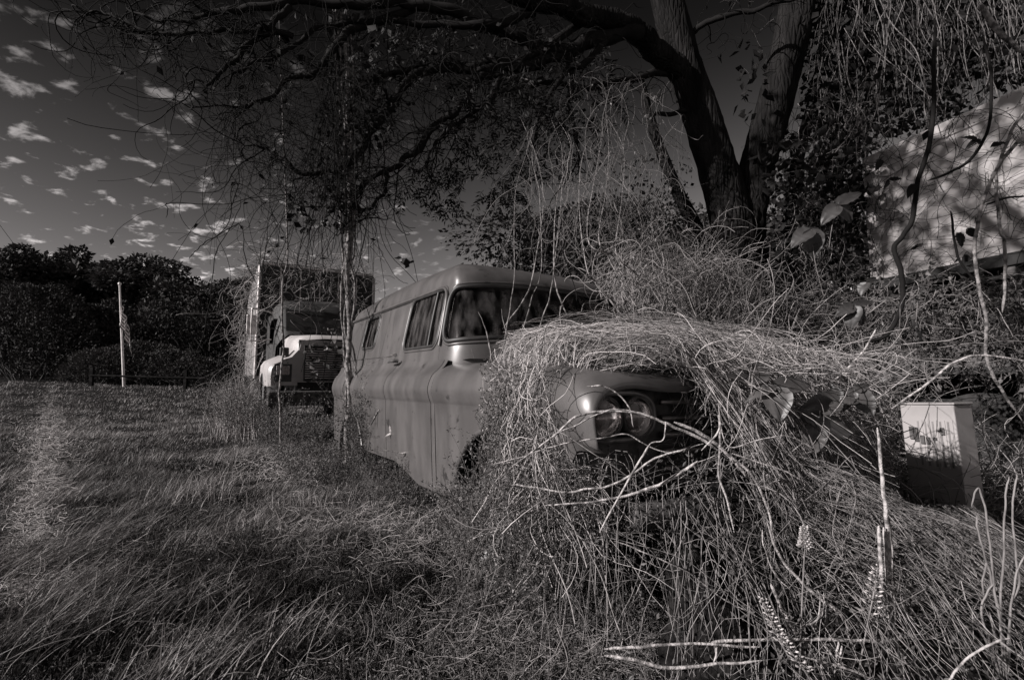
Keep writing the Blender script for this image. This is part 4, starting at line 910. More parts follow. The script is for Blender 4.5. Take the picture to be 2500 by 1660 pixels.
# the dark, rotting inside of the heap
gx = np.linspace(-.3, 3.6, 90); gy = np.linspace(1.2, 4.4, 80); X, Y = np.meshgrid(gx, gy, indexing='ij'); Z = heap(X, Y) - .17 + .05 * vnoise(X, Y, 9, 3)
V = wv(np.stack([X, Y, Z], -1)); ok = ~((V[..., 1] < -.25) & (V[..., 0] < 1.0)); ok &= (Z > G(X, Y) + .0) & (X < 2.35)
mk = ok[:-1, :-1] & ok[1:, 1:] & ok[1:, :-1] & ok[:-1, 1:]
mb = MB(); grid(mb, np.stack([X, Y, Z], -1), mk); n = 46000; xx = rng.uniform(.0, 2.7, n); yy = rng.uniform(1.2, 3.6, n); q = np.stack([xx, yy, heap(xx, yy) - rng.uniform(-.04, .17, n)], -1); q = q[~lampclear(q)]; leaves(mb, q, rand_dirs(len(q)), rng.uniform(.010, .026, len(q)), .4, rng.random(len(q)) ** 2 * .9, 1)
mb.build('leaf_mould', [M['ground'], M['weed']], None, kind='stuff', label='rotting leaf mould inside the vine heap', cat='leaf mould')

# loose stems in front of the van: random long arcs hanging off the heap
mb = MB(); n = 300
st_ = np.array([P(rng.uniform(1180, 2050), rng.uniform(980, 1400), rng.uniform(1.6, 2.2)) for _ in range(n)])
w_ = walk(n, 14, st_, np.stack([rng.uniform(-.4, 1, n), rng.uniform(-.3, .3, n), rng.uniform(-1, .8, n)], -1), rng.uniform(.02, .055, n), .10, .05)
w_ = w_[~lampclear(w_).any(1)]; ok = w_[:, :, 2].min(1) > -.1; w_ = w_[ok]
tubes(mb, w_, rng.uniform(.0010, .0020, len(w_)), 4, shade=rng.random(len(w_)) ** 1.6 * .8)
mb.build('loose_stems', M['straw'], None, kind='stuff', label='loose dry stems sticking out in front of the van', cat='dry stems')

# ------------------------------------------------------------------ traced canes in front of the van
def cane(name, pts, d, rad, lab, cat, group=None, m='cane', sc=1., ox=0, oy=0, sides=7, wob=.0022):
    if name in ('dry_cane', 'fallen_cane', 'broken_stalk', 'wiry_stem', 'hanging_stub') and d < 2.3: k_ = .84 if name == 'dry_cane' else .88; d = d * k_; rad = [q * k_ * .8 for q in rad]
    path = wobble(pix(pts, d, sc, ox, oy), wob); r = np.interp(np.linspace(0, 1, len(path)), np.linspace(0, 1, len(rad)), rad)
    r = r * np.interp(np.linspace(0, 1, len(r)), [0, .06, .94, 1], [.45, 1, 1, .35]); mb = MB(); tubes(mb, path, r, sides, shade=.5, caps=True); return mb.build(name, M[m], None, loc=path[0], label=lab, cat=cat, group=group)
Z2 = dict(sc=.4464, ox=1200, oy=600); gC = 'thick dry canes arching in front of the van'
cane('dry_cane', [(100, 1220), (340, 1040), (460, 935), (640, 905), (780, 910), (900, 950), (1000, 990), (1150, 1060), (1240, 1120)], 1.85, [.004, .006, .007, .007, .007, .008, .008], 'thick cane running across the two headlamps', 'cane', gC, **Z2)
cane('dry_cane', [(330, 1032), (450, 988), (600, 915), (720, 897), (850, 930), (960, 985)], 1.83, [.003, .004, .004, .003], 'thin cane lying along the top of the thick one across the headlamps', 'cane', gC, **Z2)
cane('dry_cane', [(110, 1305), (200, 1315), (400, 1350), (520, 1330), (650, 1310), (780, 1240), (860, 1180), (960, 1140), (1160, 1080)], 1.75, [.004, .005, .0055, .0055, .005, .0045], 'bright sagging cane below the headlamps', 'cane', gC, **Z2)
cane('dry_cane', [(290, 1420), (520, 1403), (700, 1375), (880, 1320), (1000, 1262), (1130, 1180)], 1.72, [.004, .005, .007, .008, .007], 'fibrous cane below the bright sagging one', 'cane', gC, **Z2)
cane('dry_cane', [(590, 1568), (700, 1370), (790, 1210), (870, 1080)], 1.66, [.004, .0045, .005, .0045], 'straight cane slanting up steeply under the headlamps', 'cane', gC, **Z2)
cane('dry_cane', [(870, 1080), (940, 1060), (952, 960)], 1.7, [.0035, .003, .003], 'short bent cane tip beside the inner headlamp', 'cane', gC, **Z2)
cane('dry_cane', [(520, 770), (600, 763), (680, 800), (740, 862), (760, 905), (775, 990)], 1.95, [.004, .004, .003], 'thin curved stem hanging over the eyebrow of the fender', 'cane', gC, **Z2)
cane('dry_cane', [(1150, 1120), (1240, 1010), (1245, 930), (1252, 1060), (1240, 1250), (1290, 1400), (1330, 1568)], 1.7, [.004, .005, .006, .005, .004], 'broken upright stem bundle right of the headlamps', 'cane', gC, **Z2)
cane('dry_cane', [(1240, 1100), (1400, 1230), (1500, 1400), (1545, 1600)], 1.68, [.006, .006, .005], 'cane running down to the right from the broken bundle', 'cane', gC, **Z2)
cane('dry_cane', [(1300, 1130), (1450, 1180), (1600, 1230), (1700, 1290)], 1.72, [.004, .004, .003], 'thin pale cane low beside the broad leaves', 'cane', gC, **Z2)
cane('dry_cane', [(1240, 860), (1290, 1090), (1460, 1060), (1620, 1040), (1770, 1112)], 1.8, [.003, .003, .003], 'thin kinked stem under the broad leaves', 'cane', gC, **Z2)
cane('dry_cane', [(1000, 960), (1150, 1030), (1240, 1095), (1300, 1150), (1430, 1290)], 1.76, [.008, .009, .008, .006], 'thick grey cane continuing right from the headlamps', 'cane', gC, **Z2)
cane('dry_cane', [(0, 1200), (240, 1130), (400, 1080), (620, 1050), (740, 1030), (860, 1100), (1000, 1140)], 1.88, [.003, .0035, .003], 'thin cane crossing below the lamps on the left', 'cane', gC, **Z2)
cane('dry_cane', [(240, 1150), (245, 1260), (280, 1400), (330, 1480)], 1.70, [.003, .003, .0025], 'short thin stem hanging left of the straight cane', 'cane', gC, **Z2)
cane('dry_cane', [(440, 578), (500, 555), (560, 535)], 2.6, [.006, .007, .003], 'short pale chip of cane lying on the vine heap', 'cane', gC, **Z2)
cane('dry_cane', [(495, 420), (520, 500), (550, 560)], 2.7, [.005, .005, .003], 'short upright chip of cane on the vine heap', 'cane', gC, **Z2)
cane('long_cane', [(2095, 1045), (2180, 995), (2260, 940), (2330, 885), (2400, 868), (2520, 885)], 1.9, [.003, .004, .005, .005, .004], 'long thin cane rising from the broad leaves to the right edge', 'cane')
cane('long_cane', [(1985, 965), (2030, 935), (2105, 862), (2140, 800)], 2.3, [.006, .006, .004], 'short pale cane slanting behind the broad leaves', 'cane')
gB = 'broken upright stalks at the lower right'
cane('broken_stalk', [(2143, 1043), (2149, 1120), (2155, 1180), (2163, 1260), (2169, 1312), (2174, 1420), (2177, 1500), (2187, 1680)], 1.55, [.006, .007, .008, .008, .008, .008, .008], 'tallest broken stalk standing in front of the weeds', 'stalk', gB, wob=.002)
cane('broken_stalk', [(2146, 1282), (2150, 1380), (2154, 1450), (2161, 1516)], 1.52, [.008, .008, .006], 'short broken stalk at the foot of the tallest, on its left', 'stalk', gB, wob=.002)
cane('broken_stalk', [(2158, 1286), (2164, 1400), (2172, 1540)], 1.54, [.006, .006, .006], 'middle stalk squeezed between the tallest and the short one', 'stalk', gB, wob=.002)
cane('broken_stalk', [(2165, 1250), (2176, 1330), (2184, 1500), (2190, 1680)], 1.57, [.006, .006, .006], 'stalk growing close behind the tallest on its right', 'stalk', gB, wob=.002)
Z3 = dict(sc=.4234, ox=1500, oy=1100); gF = 'canes lying in the foreground'
cane('fallen_cane', [(560, 1115), (620, 1100), (1100, 1085), (1400, 1092), (1610, 1090), (1660, 1050)], 1.45, [.005, .006, .006, .006, .004], 'straight horizontal cane touching the foot of the broken stalks', 'cane', gF, wob=.002, **Z3)
cane('fallen_cane', [(-60, 1140), (100, 1135), (280, 1118), (560, 1118), (840, 1130)], 1.42, [.005, .006, .005, .004], 'horizontal cane joining the straight one from the left', 'cane', gF, wob=.002, **Z3)
cane('fallen_cane', [(-60, 1180), (100, 1200), (300, 1256), (560, 1232), (850, 1210)], 1.36, [.006, .007, .006, .004], 'cane with a kink below the horizontal ones', 'cane', gF, wob=.002, **Z3)
cane('fallen_cane', [(880, 410), (950, 600), (1060, 740), (1180, 850), (1290, 930), (1370, 1065)], 1.5, [.004, .006, .006, .006, .004], 'bright diagonal cane beside the seed spike', 'cane', gF, wob=.002, **Z3)
cane('fallen_cane', [(905, 770), (940, 860), (990, 960), (1045, 1060)], 1.42, [.006, .006, .004], 'short split cane left of the tall seed spike', 'cane', gF, wob=.002, **Z3)
cane('fallen_cane', [(850, 450), (870, 580), (930, 720), (1010, 800)], 1.55, [.003, .003, .002], 'thin bow-shaped stem beside the bright diagonal cane', 'cane', gF, wob=.002, **Z3)
cane('fallen_cane', [(0, 515), (200, 600), (420, 700), (640, 860), (900, 1000), (1010, 1080)], 1.55, [.003, .003, .002], 'long thin cane dropping towards the seed spikes', 'cane', gF, wob=.002, **Z3)
cane('fallen_cane', [(1040, 1060), (1100, 1010), (1165, 975), (1190, 860), (1170, 800)], 1.45, [.003, .003, .002], 'curved stem springing beside the foot of the tall seed spike', 'cane', gF, wob=.002, **Z3)
cane('fallen_cane', [(1100, 1190), (1380, 1270), (1520, 1340)], 1.35, [.004, .004, .003], 'low thin cane running out below the straight one', 'cane', gF, wob=.002, **Z3)
cane('fallen_cane', [(1920, 1330), (2000, 1240), (2160, 1110), (2280, 1080)], 1.3, [.004, .004, .003], 'cane arching in from the bottom beside the wiry stems', 'cane', gF, wob=.002, **Z3)
cane('fallen_cane', [(1780, 695), (1930, 700), (2100, 680), (2260, 655)], 1.8, [.003, .003, .002], 'pale level stem lying in the shade at the right', 'cane', gF, wob=.002, **Z3)
for k, (x, y, y1) in enumerate(((1290, 1100, 1280), (1310, 1120, 1240), (590, 1120, 1240))):
    cane('hanging_stub', [(x, y), (x - 6, (y + y1) / 2), (x - 22, y1)], 1.43, [.004, .004, .002], ('short stub hanging under the straight horizontal cane, the longer one', 'shorter stub hanging beside the longer one under the straight cane', 'stub hanging under the joint of the two horizontal canes')[k], 'stub', 'stubs under the horizontal canes', wob=.002, **Z3)
gW = 'wiry stems at the lower right edge'
for k, (pts, lab) in enumerate((([(2058, 325), (2075, 260), (2098, 216), (2125, 280), (2150, 450), (2175, 640), (2190, 800), (2240, 1020), (2260, 1340)], 'hooked wiry stem with its tip bent over to the left'), ([(2272, 148), (2258, 260), (2248, 500), (2240, 700), (2226, 980), (2250, 1340)], 'tallest straight wiry stem'), ([(2324, 144), (2300, 250), (2300, 400), (2318, 600), (2335, 760), (2290, 900), (2262, 1330)], 'wiry stem bowed to the left at the top'), ([(2092, 372), (2100, 470), (2140, 620), (2180, 760), (2230, 1000), (2262, 1330)], 'thick short wiry stem with a blunt tip'), ([(2125, 820), (2140, 700), (2150, 640)], 'short wiry stub leaning on the hooked stem'), ([(2190, 760), (2140, 830), (2120, 960), (2160, 1100), (2230, 1330)], 'wiry stem curved like a bow near the ground'), ([(2362, 600), (2320, 720), (2290, 880), (2270, 1100), (2262, 1330)], 'wiry stem leaning in from the right edge'), ([(2170, 940), (2190, 1060), (2240, 1330)], 'short wiry stem in the middle of the clump'))):
    cane('wiry_stem', pts, 1.45, [.003, .0035, .004, .004], lab, 'stem', gW, m='vine_mid', wob=.002, **Z3)

# seed spikes
def spike_(pts, h0, h1, d, lab, n=70):
    d *= .88; path = pix(pts, d, **Z3); e = empty('seed_spike', tuple(path[0]), label=lab, cat='seed spike', group='pale seed spikes in the weeds')
    mb = MB(); tubes(mb, path, np.linspace(.0025, .0012, len(path)), 6, shade=.5); mb.build('stem', M['vine_mid'], e, loc=path[0]).location = (0, 0, 0)
    mb = MB(); t = np.linspace(h0, 1, n); q = np.stack([np.interp(t * (len(path) - 1), np.arange(len(path)), path[:, j]) for j in range(3)], -1)
    a = np.arange(n) * 2.4; out = np.stack([np.cos(a), np.sin(a) * .8, np.full(n, .35)], -1); L = (.019 * (1.1 - .55 * (t - h0) / (1 - h0))) * h1
    tubes(mb, np.stack([q, q + out * L[:, None] * .6], 1), .0005, 3, shade=.5)
    tubes(mb, np.stack([q + out * L[:, None] * .6, q + out * L[:, None] * .85, q + out * L[:, None] * 1.1], 1), np.tile([.0012, .0026, .0008], (n, 1)), 5, shade=rng.uniform(.45, 1, n))
    mb.build('seed_head', M['straw'], e, loc=path[0], kind='stuff').location = (0, 0, 0)
spike_([(1068, 1300), (1075, 1070), (1085, 800), (1095, 620), (1100, 540), (1095, 440)], .72, 1.0, 1.45, 'tall dense seed spike left of the broken stalks', 90)
spike_([(1400, 1330), (1440, 1100), (1480, 900), (1505, 770), (1518, 672)], .42, 1.3, 1.42, 'open seed spike leaning against the broken stalks', 46)
spike_([(1010, 1200), (950, 1080), (900, 960), (850, 850)], .25, 1.0, 1.4, 'small leaning seed spike left of the tall dense one', 50)
spike_([(1130, 1320), (1080, 1240), (1000, 1130), (960, 1060)], .2, 1.0, 1.3, 'lowest seed spike near the bottom of the photo', 40)

# ------------------------------------------------------------------ kudzu-like broad leaves
def broad_leaf(L, W, curl=.2):
    nu, nv = 13, 9; V = np.zeros((nu, nv, 3))
    for i in range(nu):
        u_ = i / (nu - 1); hw = W * .5 * (sin(pi * min(1, u_ ** .62)) ** .75) * (1 - .15 * u_) + (.0 if 0 < i < nu - 1 else 0)
        for j in range(nv):
            v_ = (j / (nv - 1) - .5) * 2; back = -.12 * L * (abs(v_) ** 2) * (1 - u_) ** 3
            V[i, j] = (u_ * L + back, v_ * hw, .22 * abs(v_) * hw - curl * L * u_ ** 2 + .004 * sin(u_ * 30) * abs(v_) + .02 * L * sin(v_ * 5 + u_ * 4))
    return V
def leaf_mesh(parent, pos, direction, normal, L, W, m, name='leaflet', curl=.2):
    d = nrm(np.array(direction, float)); nn = nrm(np.array(normal, float) - d * np.dot(normal, d)); s = np.cross(nn, d)
    V = broad_leaf(L, W, curl); Wd = pos + V[..., 0:1] * d + V[..., 1:2] * s + V[..., 2:3] * nn
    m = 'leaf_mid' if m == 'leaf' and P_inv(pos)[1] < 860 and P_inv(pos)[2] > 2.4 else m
    mb = MB(); grid(mb, Wd - np.array(parent.location)); return mb.build(name, M[m], parent)
def kudzu(sx, sy, d, leafs, lab, m='leaf', grp='broad leaves on the vine heap', stem=None, nml=None):
    c = P(sx, sy, d); e = empty('broad_leaf_sprig', tuple(c), label=lab, cat='leaves', group=grp)
    for (tx, ty, tilt, wr) in leafs:
        tip = P(tx, ty, d + tilt); v = tip - c; L = np.linalg.norm(v); nn = np.array([-.45, -.75, .55]) if nml is None else np.array(nml)
        leaf_mesh(e, c + v * .08, v + nn * .12 * L, nn + rng.normal(size=3) * .25, L * 1.0, L * wr, m)
    if stem is not None:
        p = pix([(sx, sy)] + stem, d); mb = MB(); tubes(mb, p, np.full(len(p), .0018), 5, shade=.5); mb.build('stem', M['vine_mid'], e, loc=c).location = (0, 0, 0)
kudzu(1892, 945, 1.75, [(1976, 938, 0, .62), (1906, 1022, -.05, .9), (1820, 976, .02, .6)], 'brightest trio of broad leaves on the vine heap', stem=[(1940, 1000), (1990, 1100), (2000, 1200)])
kudzu(1840, 935, 1.8, [(1856, 886, .05, .9), (1762, 912, 0, .5)], 'pair of broad leaves just left of the brightest trio', stem=[(1830, 990), (1850, 1080)])
kudzu(2050, 975, 1.8, [(2096, 980, -.02, .8), (2030, 938, .03, .7), (1955, 1010, 0, .6)], 'middle trio of dark broad leaves', stem=[(2060, 1060), (2090, 1150)])
kudzu(1990, 1035, 1.78, [(1985, 1105, 0, .85), (2080, 1060, 0, .7), (1935, 990, 0, .6)], 'lowest trio of dark broad leaves below the middle one', stem=[(2010, 1120), (2040, 1200)])
kudzu(2085, 955, 1.85, [(2132, 1010, -.05, .9), (2060, 1000, 0, .6), (2120, 938, 0, .7)], 'rightmost broad leaves of the vine heap', stem=[(2100, 1040), (2120, 1120)])
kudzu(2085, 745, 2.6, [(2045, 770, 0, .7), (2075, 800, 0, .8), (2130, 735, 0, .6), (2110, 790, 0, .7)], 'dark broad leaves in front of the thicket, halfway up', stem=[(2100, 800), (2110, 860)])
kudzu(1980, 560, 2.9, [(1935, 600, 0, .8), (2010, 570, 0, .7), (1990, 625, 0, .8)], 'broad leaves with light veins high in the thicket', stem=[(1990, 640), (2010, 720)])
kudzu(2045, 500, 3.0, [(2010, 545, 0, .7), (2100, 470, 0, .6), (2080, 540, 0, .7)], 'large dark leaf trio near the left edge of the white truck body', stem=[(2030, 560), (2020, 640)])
kudzu(2115, 690, 3.0, [(2100, 720, 0, .9), (2140, 680, 0, .6)], 'small leaf pair under the corner of the white truck body', stem=[(2120, 760)])
kudzu(1990, 818, 2.7, [(2010, 825, 0, .8), (1975, 812, 0, .6)], 'single small leaf pair in the middle of the thicket', stem=[(2000, 860)])
kudzu(2235, 800, 2.6, [(2255, 842, 0, .5), (2225, 780, 0, .5)], 'curled leaf hanging in front of the dark chassis', stem=[(2240, 740)])
kudzu(2170, 910, 2.5, [(2150, 935, 0, .8), (2215, 925, 0, .7)], 'dark leaf pair above the metal cabinet', stem=[(2180, 870)])
kudzu(1195, 1345, 1.7, [(1172, 1372, 0, .7), (1215, 1340, 0, .5)], 'pale leaf pair in the ground cover in front of the van', stem=[(1200, 1400)])
kudzu(1172, 1440, 1.6, [(1160, 1420, 0, .8), (1180, 1412, 0, .6)], 'small withered leaf low in front of the van', stem=[(1180, 1480)])
kudzu(1830, 1430, 1.5, [(1872, 1418, 0, .5), (1815, 1440, 0, .5)], 'leaf pair low beside the bright diagonal cane', stem=[(1800, 1470), (1770, 1490)])
kudzu(1770, 1460, 1.5, [(1763, 1492, 0, .6), (1790, 1452, 0, .5)], 'oval leaf left of the pair beside the diagonal cane', stem=[(1790, 1490)])
# foliage on the van side
kudzu(955, 1058, 3.6, [(950, 1040, 0, .4), (975, 1080, 0, .3), (985, 1090, 0, .25), (940, 1065, 0, .4)], 'withered curled leaves hanging beside the door of the van', 'straw')
kudzu(1180, 868, 3.0, [(1166, 862, 0, .7), (1190, 860, 0, .6), (1172, 880, 0, .5)], 'small dark leaves on the cowl below the windscreen', 'leaf')

# ------------------------------------------------------------------ vines over the van and the bundle by its tail
gV = 'vine stems tangled by the tail of the van'
Z1 = dict(sc=.4208, ox=780, oy=580)
VB = [([(846, 150), (849, 300), (853, 480), (850, 620), (852, 760), (855, 840), (848, 900), (853, 980), (847, 1060), (856, 1130)], 'thickest pale vine stem standing by the tail of the van', .026),
 ([(838, 240), (842, 420), (843, 560), (845, 700), (842, 800), (856, 900), (862, 960), (850, 1050), (845, 1135)], 'second pale stem twisting round the thickest one', .016),
 ([(862, 180), (858, 350), (862, 520), (858, 640), (866, 700), (860, 790), (850, 880), (858, 1000), (864, 1100)], 'thin stem close on the van side of the bundle', .011),
 ([(830, 320), (828, 460), (838, 600), (834, 720), (838, 840), (846, 960), (848, 1090)], 'thin stem on the truck side of the bundle', .011),
 ([(866, 560), (850, 650), (836, 720), (842, 800), (864, 860), (868, 920), (852, 1020)], 'loose looping stem in front of the bundle', .009),
 ([(700, 560), (690, 700), (690, 830), (688, 900), (683, 960), (686, 1020), (684, 1090)], 'single stem hanging straight in front of the truck headlamp', .010)]
for pts, lab, r in VB: cane('climbing_vine', [(pts[0][0] - 20, -10)] + pts, 4.75, [r * .6, r, r, r * 1.1], lab, 'vine', gV, 'vine_pale', sides=8, wob=.010)
gH = 'vines hanging against the van'
for pts, d, r, lab in (([(340, 1230), (420, 1240), (480, 1253), (540, 1235)], 3.3, .008, 'pale crooked stick pointing at the lower door'), ([(760, 830), (820, 870), (885, 888)], 3.0, .006, 'short pale stick touching the fender behind the screen'), ([(455, 835), (390, 920), (345, 1000), (290, 1100)], 3.9, .008, 'forked pale stick rising beside the rear wheel'), ([(385, 945), (420, 955), (455, 978)], 3.8, .007, 'short pale fork tip beside the door'), ([(190, 780), (330, 715), (440, 680), (560, 645), (630, 580)], 3.9, .005, 'thin dark runner crossing the side windows of the van'), ([(760, 870), (710, 940), (712, 1100), (706, 1200), (700, 1320)], 3.05, .004, 'thin vine hanging down the middle of the door'), ([(880, 640), (950, 860), (990, 960)], 2.9, .004, 'thin dark stem across the cowl'), ([(1130, 190), (1100, 430), (1075, 590), (1040, 760)], 2.9, .006, 'knobbly stem rising across the windscreen, leftmost there'), ([(1290, 150), (1240, 330), (1190, 500), (1140, 620), (1050, 780)], 2.9, .007, 'long straight stem crossing the windscreen beside the knobbly one'), ([(1370, 100), (1340, 320), (1290, 480), (1240, 680), (1190, 900)], 2.85, .007, 'long straight stem falling from the roof edge to the heap'), ([(1360, 60), (1365, 250), (1400, 370), (1440, 450)], 2.95, .009, 'pale branching stem over the middle of the windscreen'), ([(1250, 150), (1200, 330), (1130, 440), (1060, 530)], 2.9, .008, 'curved pale stem ending near the lower screen corner'), ([(1390, 0), (1440, 170), (1480, 290), (1500, 390)], 2.9, .005, 'single thin stem with a free tip over the windscreen'), ([(920, 430), (960, 520), (985, 620), (1000, 700)], 2.7, .006, 'short dead twig standing up at the cowl'), ([(1540, 130), (1600, 260), (1660, 330), (1730, 420), (1820, 500)], 2.9, .010, 'pale stem bending round the far screen corner'), ([(1620, 0), (1680, 120), (1750, 250), (1830, 380), (1900, 480)], 3.0, .009, 'outer stem of the pale cascade onto the heap'), ([(1560, 20), (1700, 100), (1780, 190), (1860, 320), (1960, 500)], 3.05, .011, 'thickest stem of the pale cascade onto the heap'), ([(1720, 60), (1800, 180), (1900, 260), (1990, 400)], 3.1, .008, 'upper stem of the pale cascade onto the heap')):
    dd = d
    if not any(q in lab for q in ('stick', 'fork', 'twig', 'runner', 'middle of the door', 'cowl')):
        x0, y0 = pts[0]; pts = [(x0 + rng.uniform(-90, 160), -700, 4.9), (x0 + rng.uniform(-60, 120), -520, 4.6), (x0 + rng.uniform(-70, 60), min(-260, y0 - 240), d + .9)] + pts; r = r * .62
    cane('hanging_vine', pts, dd, [r * .35, r * .4, r * .55, r * .9, r, r * .7], lab, 'vine', gH, 'vine_pale' if r > .0032 else 'vine_dark', sides=6, wob=.004, **Z1)

# vines in front of the white truck body
ZT_ = dict(sc=.3507, ox=1900, oy=150); gT = 'vines hanging in front of the white truck body'
for pts, d, r, lab in (([(1090, -300), (1085, 0), (1082, 330), (1045, 600), (965, 850), (942, 1060), (880, 1200), (810, 1290), (850, 1450), (870, 1600), (845, 1750), (760, 1900), (650, 1940), (560, 1945)], 2.9, .014, 'thick sinuous vine crossing the white truck body from top to bottom'), ([(1760, 290), (1620, 500), (1540, 700), (1430, 960), (1385, 1150), (1368, 1350), (1400, 1568), (1450, 1800), (1445, 2020), (1480, 2150), (1560, 2300), (1700, 2500)], 2.6, .009, 'pale vine sweeping down from the right edge across the truck body'), ([(1515, 740), (1520, 950), (1550, 1180), (1572, 1260), (1575, 1568), (1560, 1750)], 2.65, .008, 'straight vine stem beside the sweeping one'), ([(1420, -200), (1480, 60), (1480, 300), (1450, 500), (1340, 680), (1180, 780), (1040, 830)], 3.0, .009, 'vine curving back to the left over the truck body'), ([(1700, 530), (1560, 680), (1520, 780)], 2.7, .010, 'short pale branch joining the sweeping vine'), ([(1720, 940), (1600, 950), (1440, 1000)], 2.7, .006, 'thin vine end entering over the truck body from the right edge'), ([(1200, 1040), (1230, 1270), (1270, 1400), (1420, 1580)], 2.8, .007, 'dark vine along the bottom of the truck body'), ([(230, -60), (330, 60), (500, 250), (560, 400)], 2.9, .016, 'pale broken branch at the very top right'),):
    if 'top right' in lab: pts = [(1400, -400), (1440, -340), (1560, -180), (1700, -60)]
    cane('truck_vine', pts, d, [r * .8, r, r, r * .8], lab, 'vine', gT, 'vine_pale' if 'pale' in lab or 'straight' in lab else 'vine_dark', sides=8, wob=.003, **ZT_)
for sx, sy, lf in ((2235, 450, [(2215, 480, 0, .6)]), (2170, 440, [(2160, 460, 0, .6), (2200, 435, 0, .5)]), (2385, 340, [(2360, 360, 0, .4), (2395, 355, 0, .6), (2350, 335, 0, .4)]), (2440, 350, [(2420, 358, 0, .8), (2460, 350, 0, .5)]), (2335, 570, [(2350, 600, 0, .9)]), (2240, 600, [(2225, 610, 0, .6), (2260, 595, 0, .8)]), (2360, 560, [(2385, 580, 0, .6)]), (2150, 390, [(2140, 415, 0, .6)]), (2365, 625, [(2350, 640, 0, .9)])):
    kudzu(sx, sy, 2.85, lf, 'dark leaves dangling before the white truck body, %s' % {2235: 'its left edge, lower cluster', 2170: 'its left edge, upper cluster', 2385: 'the upper middle', 2440: 'on the thin runner', 2335: 'by the round pale patch', 2240: 'by the vine at its lower left', 2360: 'the lower middle', 2150: 'its topmost left corner', 2365: 'by the bottom edge'}[sx], 'leaf_dark', 'dark leaves in front of the truck body', nml=(-.2, -1, .2))
# fine vine net on the panel
mb = MB(); n = 260; x0 = rng.random(n) ** 1.3 * 1.7; z0 = rng.uniform(ZB, ZT - .1, n); s = rw(np.stack([x0, -rng.uniform(.03, .18, n), z0], -1)); d = rng.normal(size=(n, 3)); d = rw(np.stack([d[:, 0], d[:, 1] * .08, d[:, 2]], -1)) - rw(np.zeros(3))
w_ = walk(n, 16, s, d, rng.uniform(.03, .07, n), .18, .01); tubes(mb, w_, rng.uniform(.0012, .0028, n), 3, shade=rng.random(n) * .6); mb.build('vine_net', M['vine_dark'], None, kind='stuff', label='net of thin vines spread over the white truck body', cat='vines')

# ------------------------------------------------------------------ field grass
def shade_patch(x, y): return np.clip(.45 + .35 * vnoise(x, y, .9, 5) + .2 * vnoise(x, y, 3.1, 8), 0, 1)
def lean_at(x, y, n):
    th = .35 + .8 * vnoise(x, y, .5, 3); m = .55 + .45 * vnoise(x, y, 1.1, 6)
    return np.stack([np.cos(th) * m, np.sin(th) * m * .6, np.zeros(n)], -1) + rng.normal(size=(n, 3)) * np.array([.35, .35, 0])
# far and middle field, even over the picture
n = 210000; sy = 938 + (1330 - 938) * rng.random(n) ** 1.35; sx = rng.uniform(-500, 1500, n); p = on_ground(sx, sy); p = p[(p[:, 1] < 34)]
x, y = p[:, 0], p[:, 1]; n = len(p); D = y; tall = np.clip(.55 + .55 * vnoise(x, y, 1.7, 2) + .35 * vnoise(x, y, 5.0, 4), .12, 1.5)
mb = MB(); blades(mb, p, lean_at(x, y, n), (.075 + .05 * rng.random(n)) * tall * (1 + .03 * D), .0024 + .0009 * D, np.clip(shade_patch(x, y) * .5 + .28 * sstep(4, 10, y) + .25 * (tall - .5) + rng.normal(size=n) * .30 - .06, 0, 1) ** 1.8, 3)  # tone rises with distance: the sunlit far band is put into the blade colour
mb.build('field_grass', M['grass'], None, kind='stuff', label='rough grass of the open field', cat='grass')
# near grass, longer and laid over
n = 46000; sy = 1250 + 950 * rng.random(n) ** 1.25; sx = rng.uniform(-400, 1250, n); p = on_ground(sx, sy); x, y = p[:, 0], p[:, 1]
keep = rng.random(n) < np.clip(.5 + .6 * vnoise(x, y, 2.2, 9) + .4 * vnoise(x, y, 6, 2), .05, 1) * np.clip(1.2 - (x + .3) * .9, .12, 1); p = p[keep]; x, y = p[:, 0], p[:, 1]; n = len(p)
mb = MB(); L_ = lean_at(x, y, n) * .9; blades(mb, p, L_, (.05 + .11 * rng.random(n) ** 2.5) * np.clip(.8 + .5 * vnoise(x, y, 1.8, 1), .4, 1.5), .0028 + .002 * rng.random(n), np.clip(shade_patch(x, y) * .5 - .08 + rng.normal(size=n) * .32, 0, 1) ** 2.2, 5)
mb.build('near_grass', M['grass'], None, kind='stuff', label='long laid-over grass in the foreground', cat='grass')
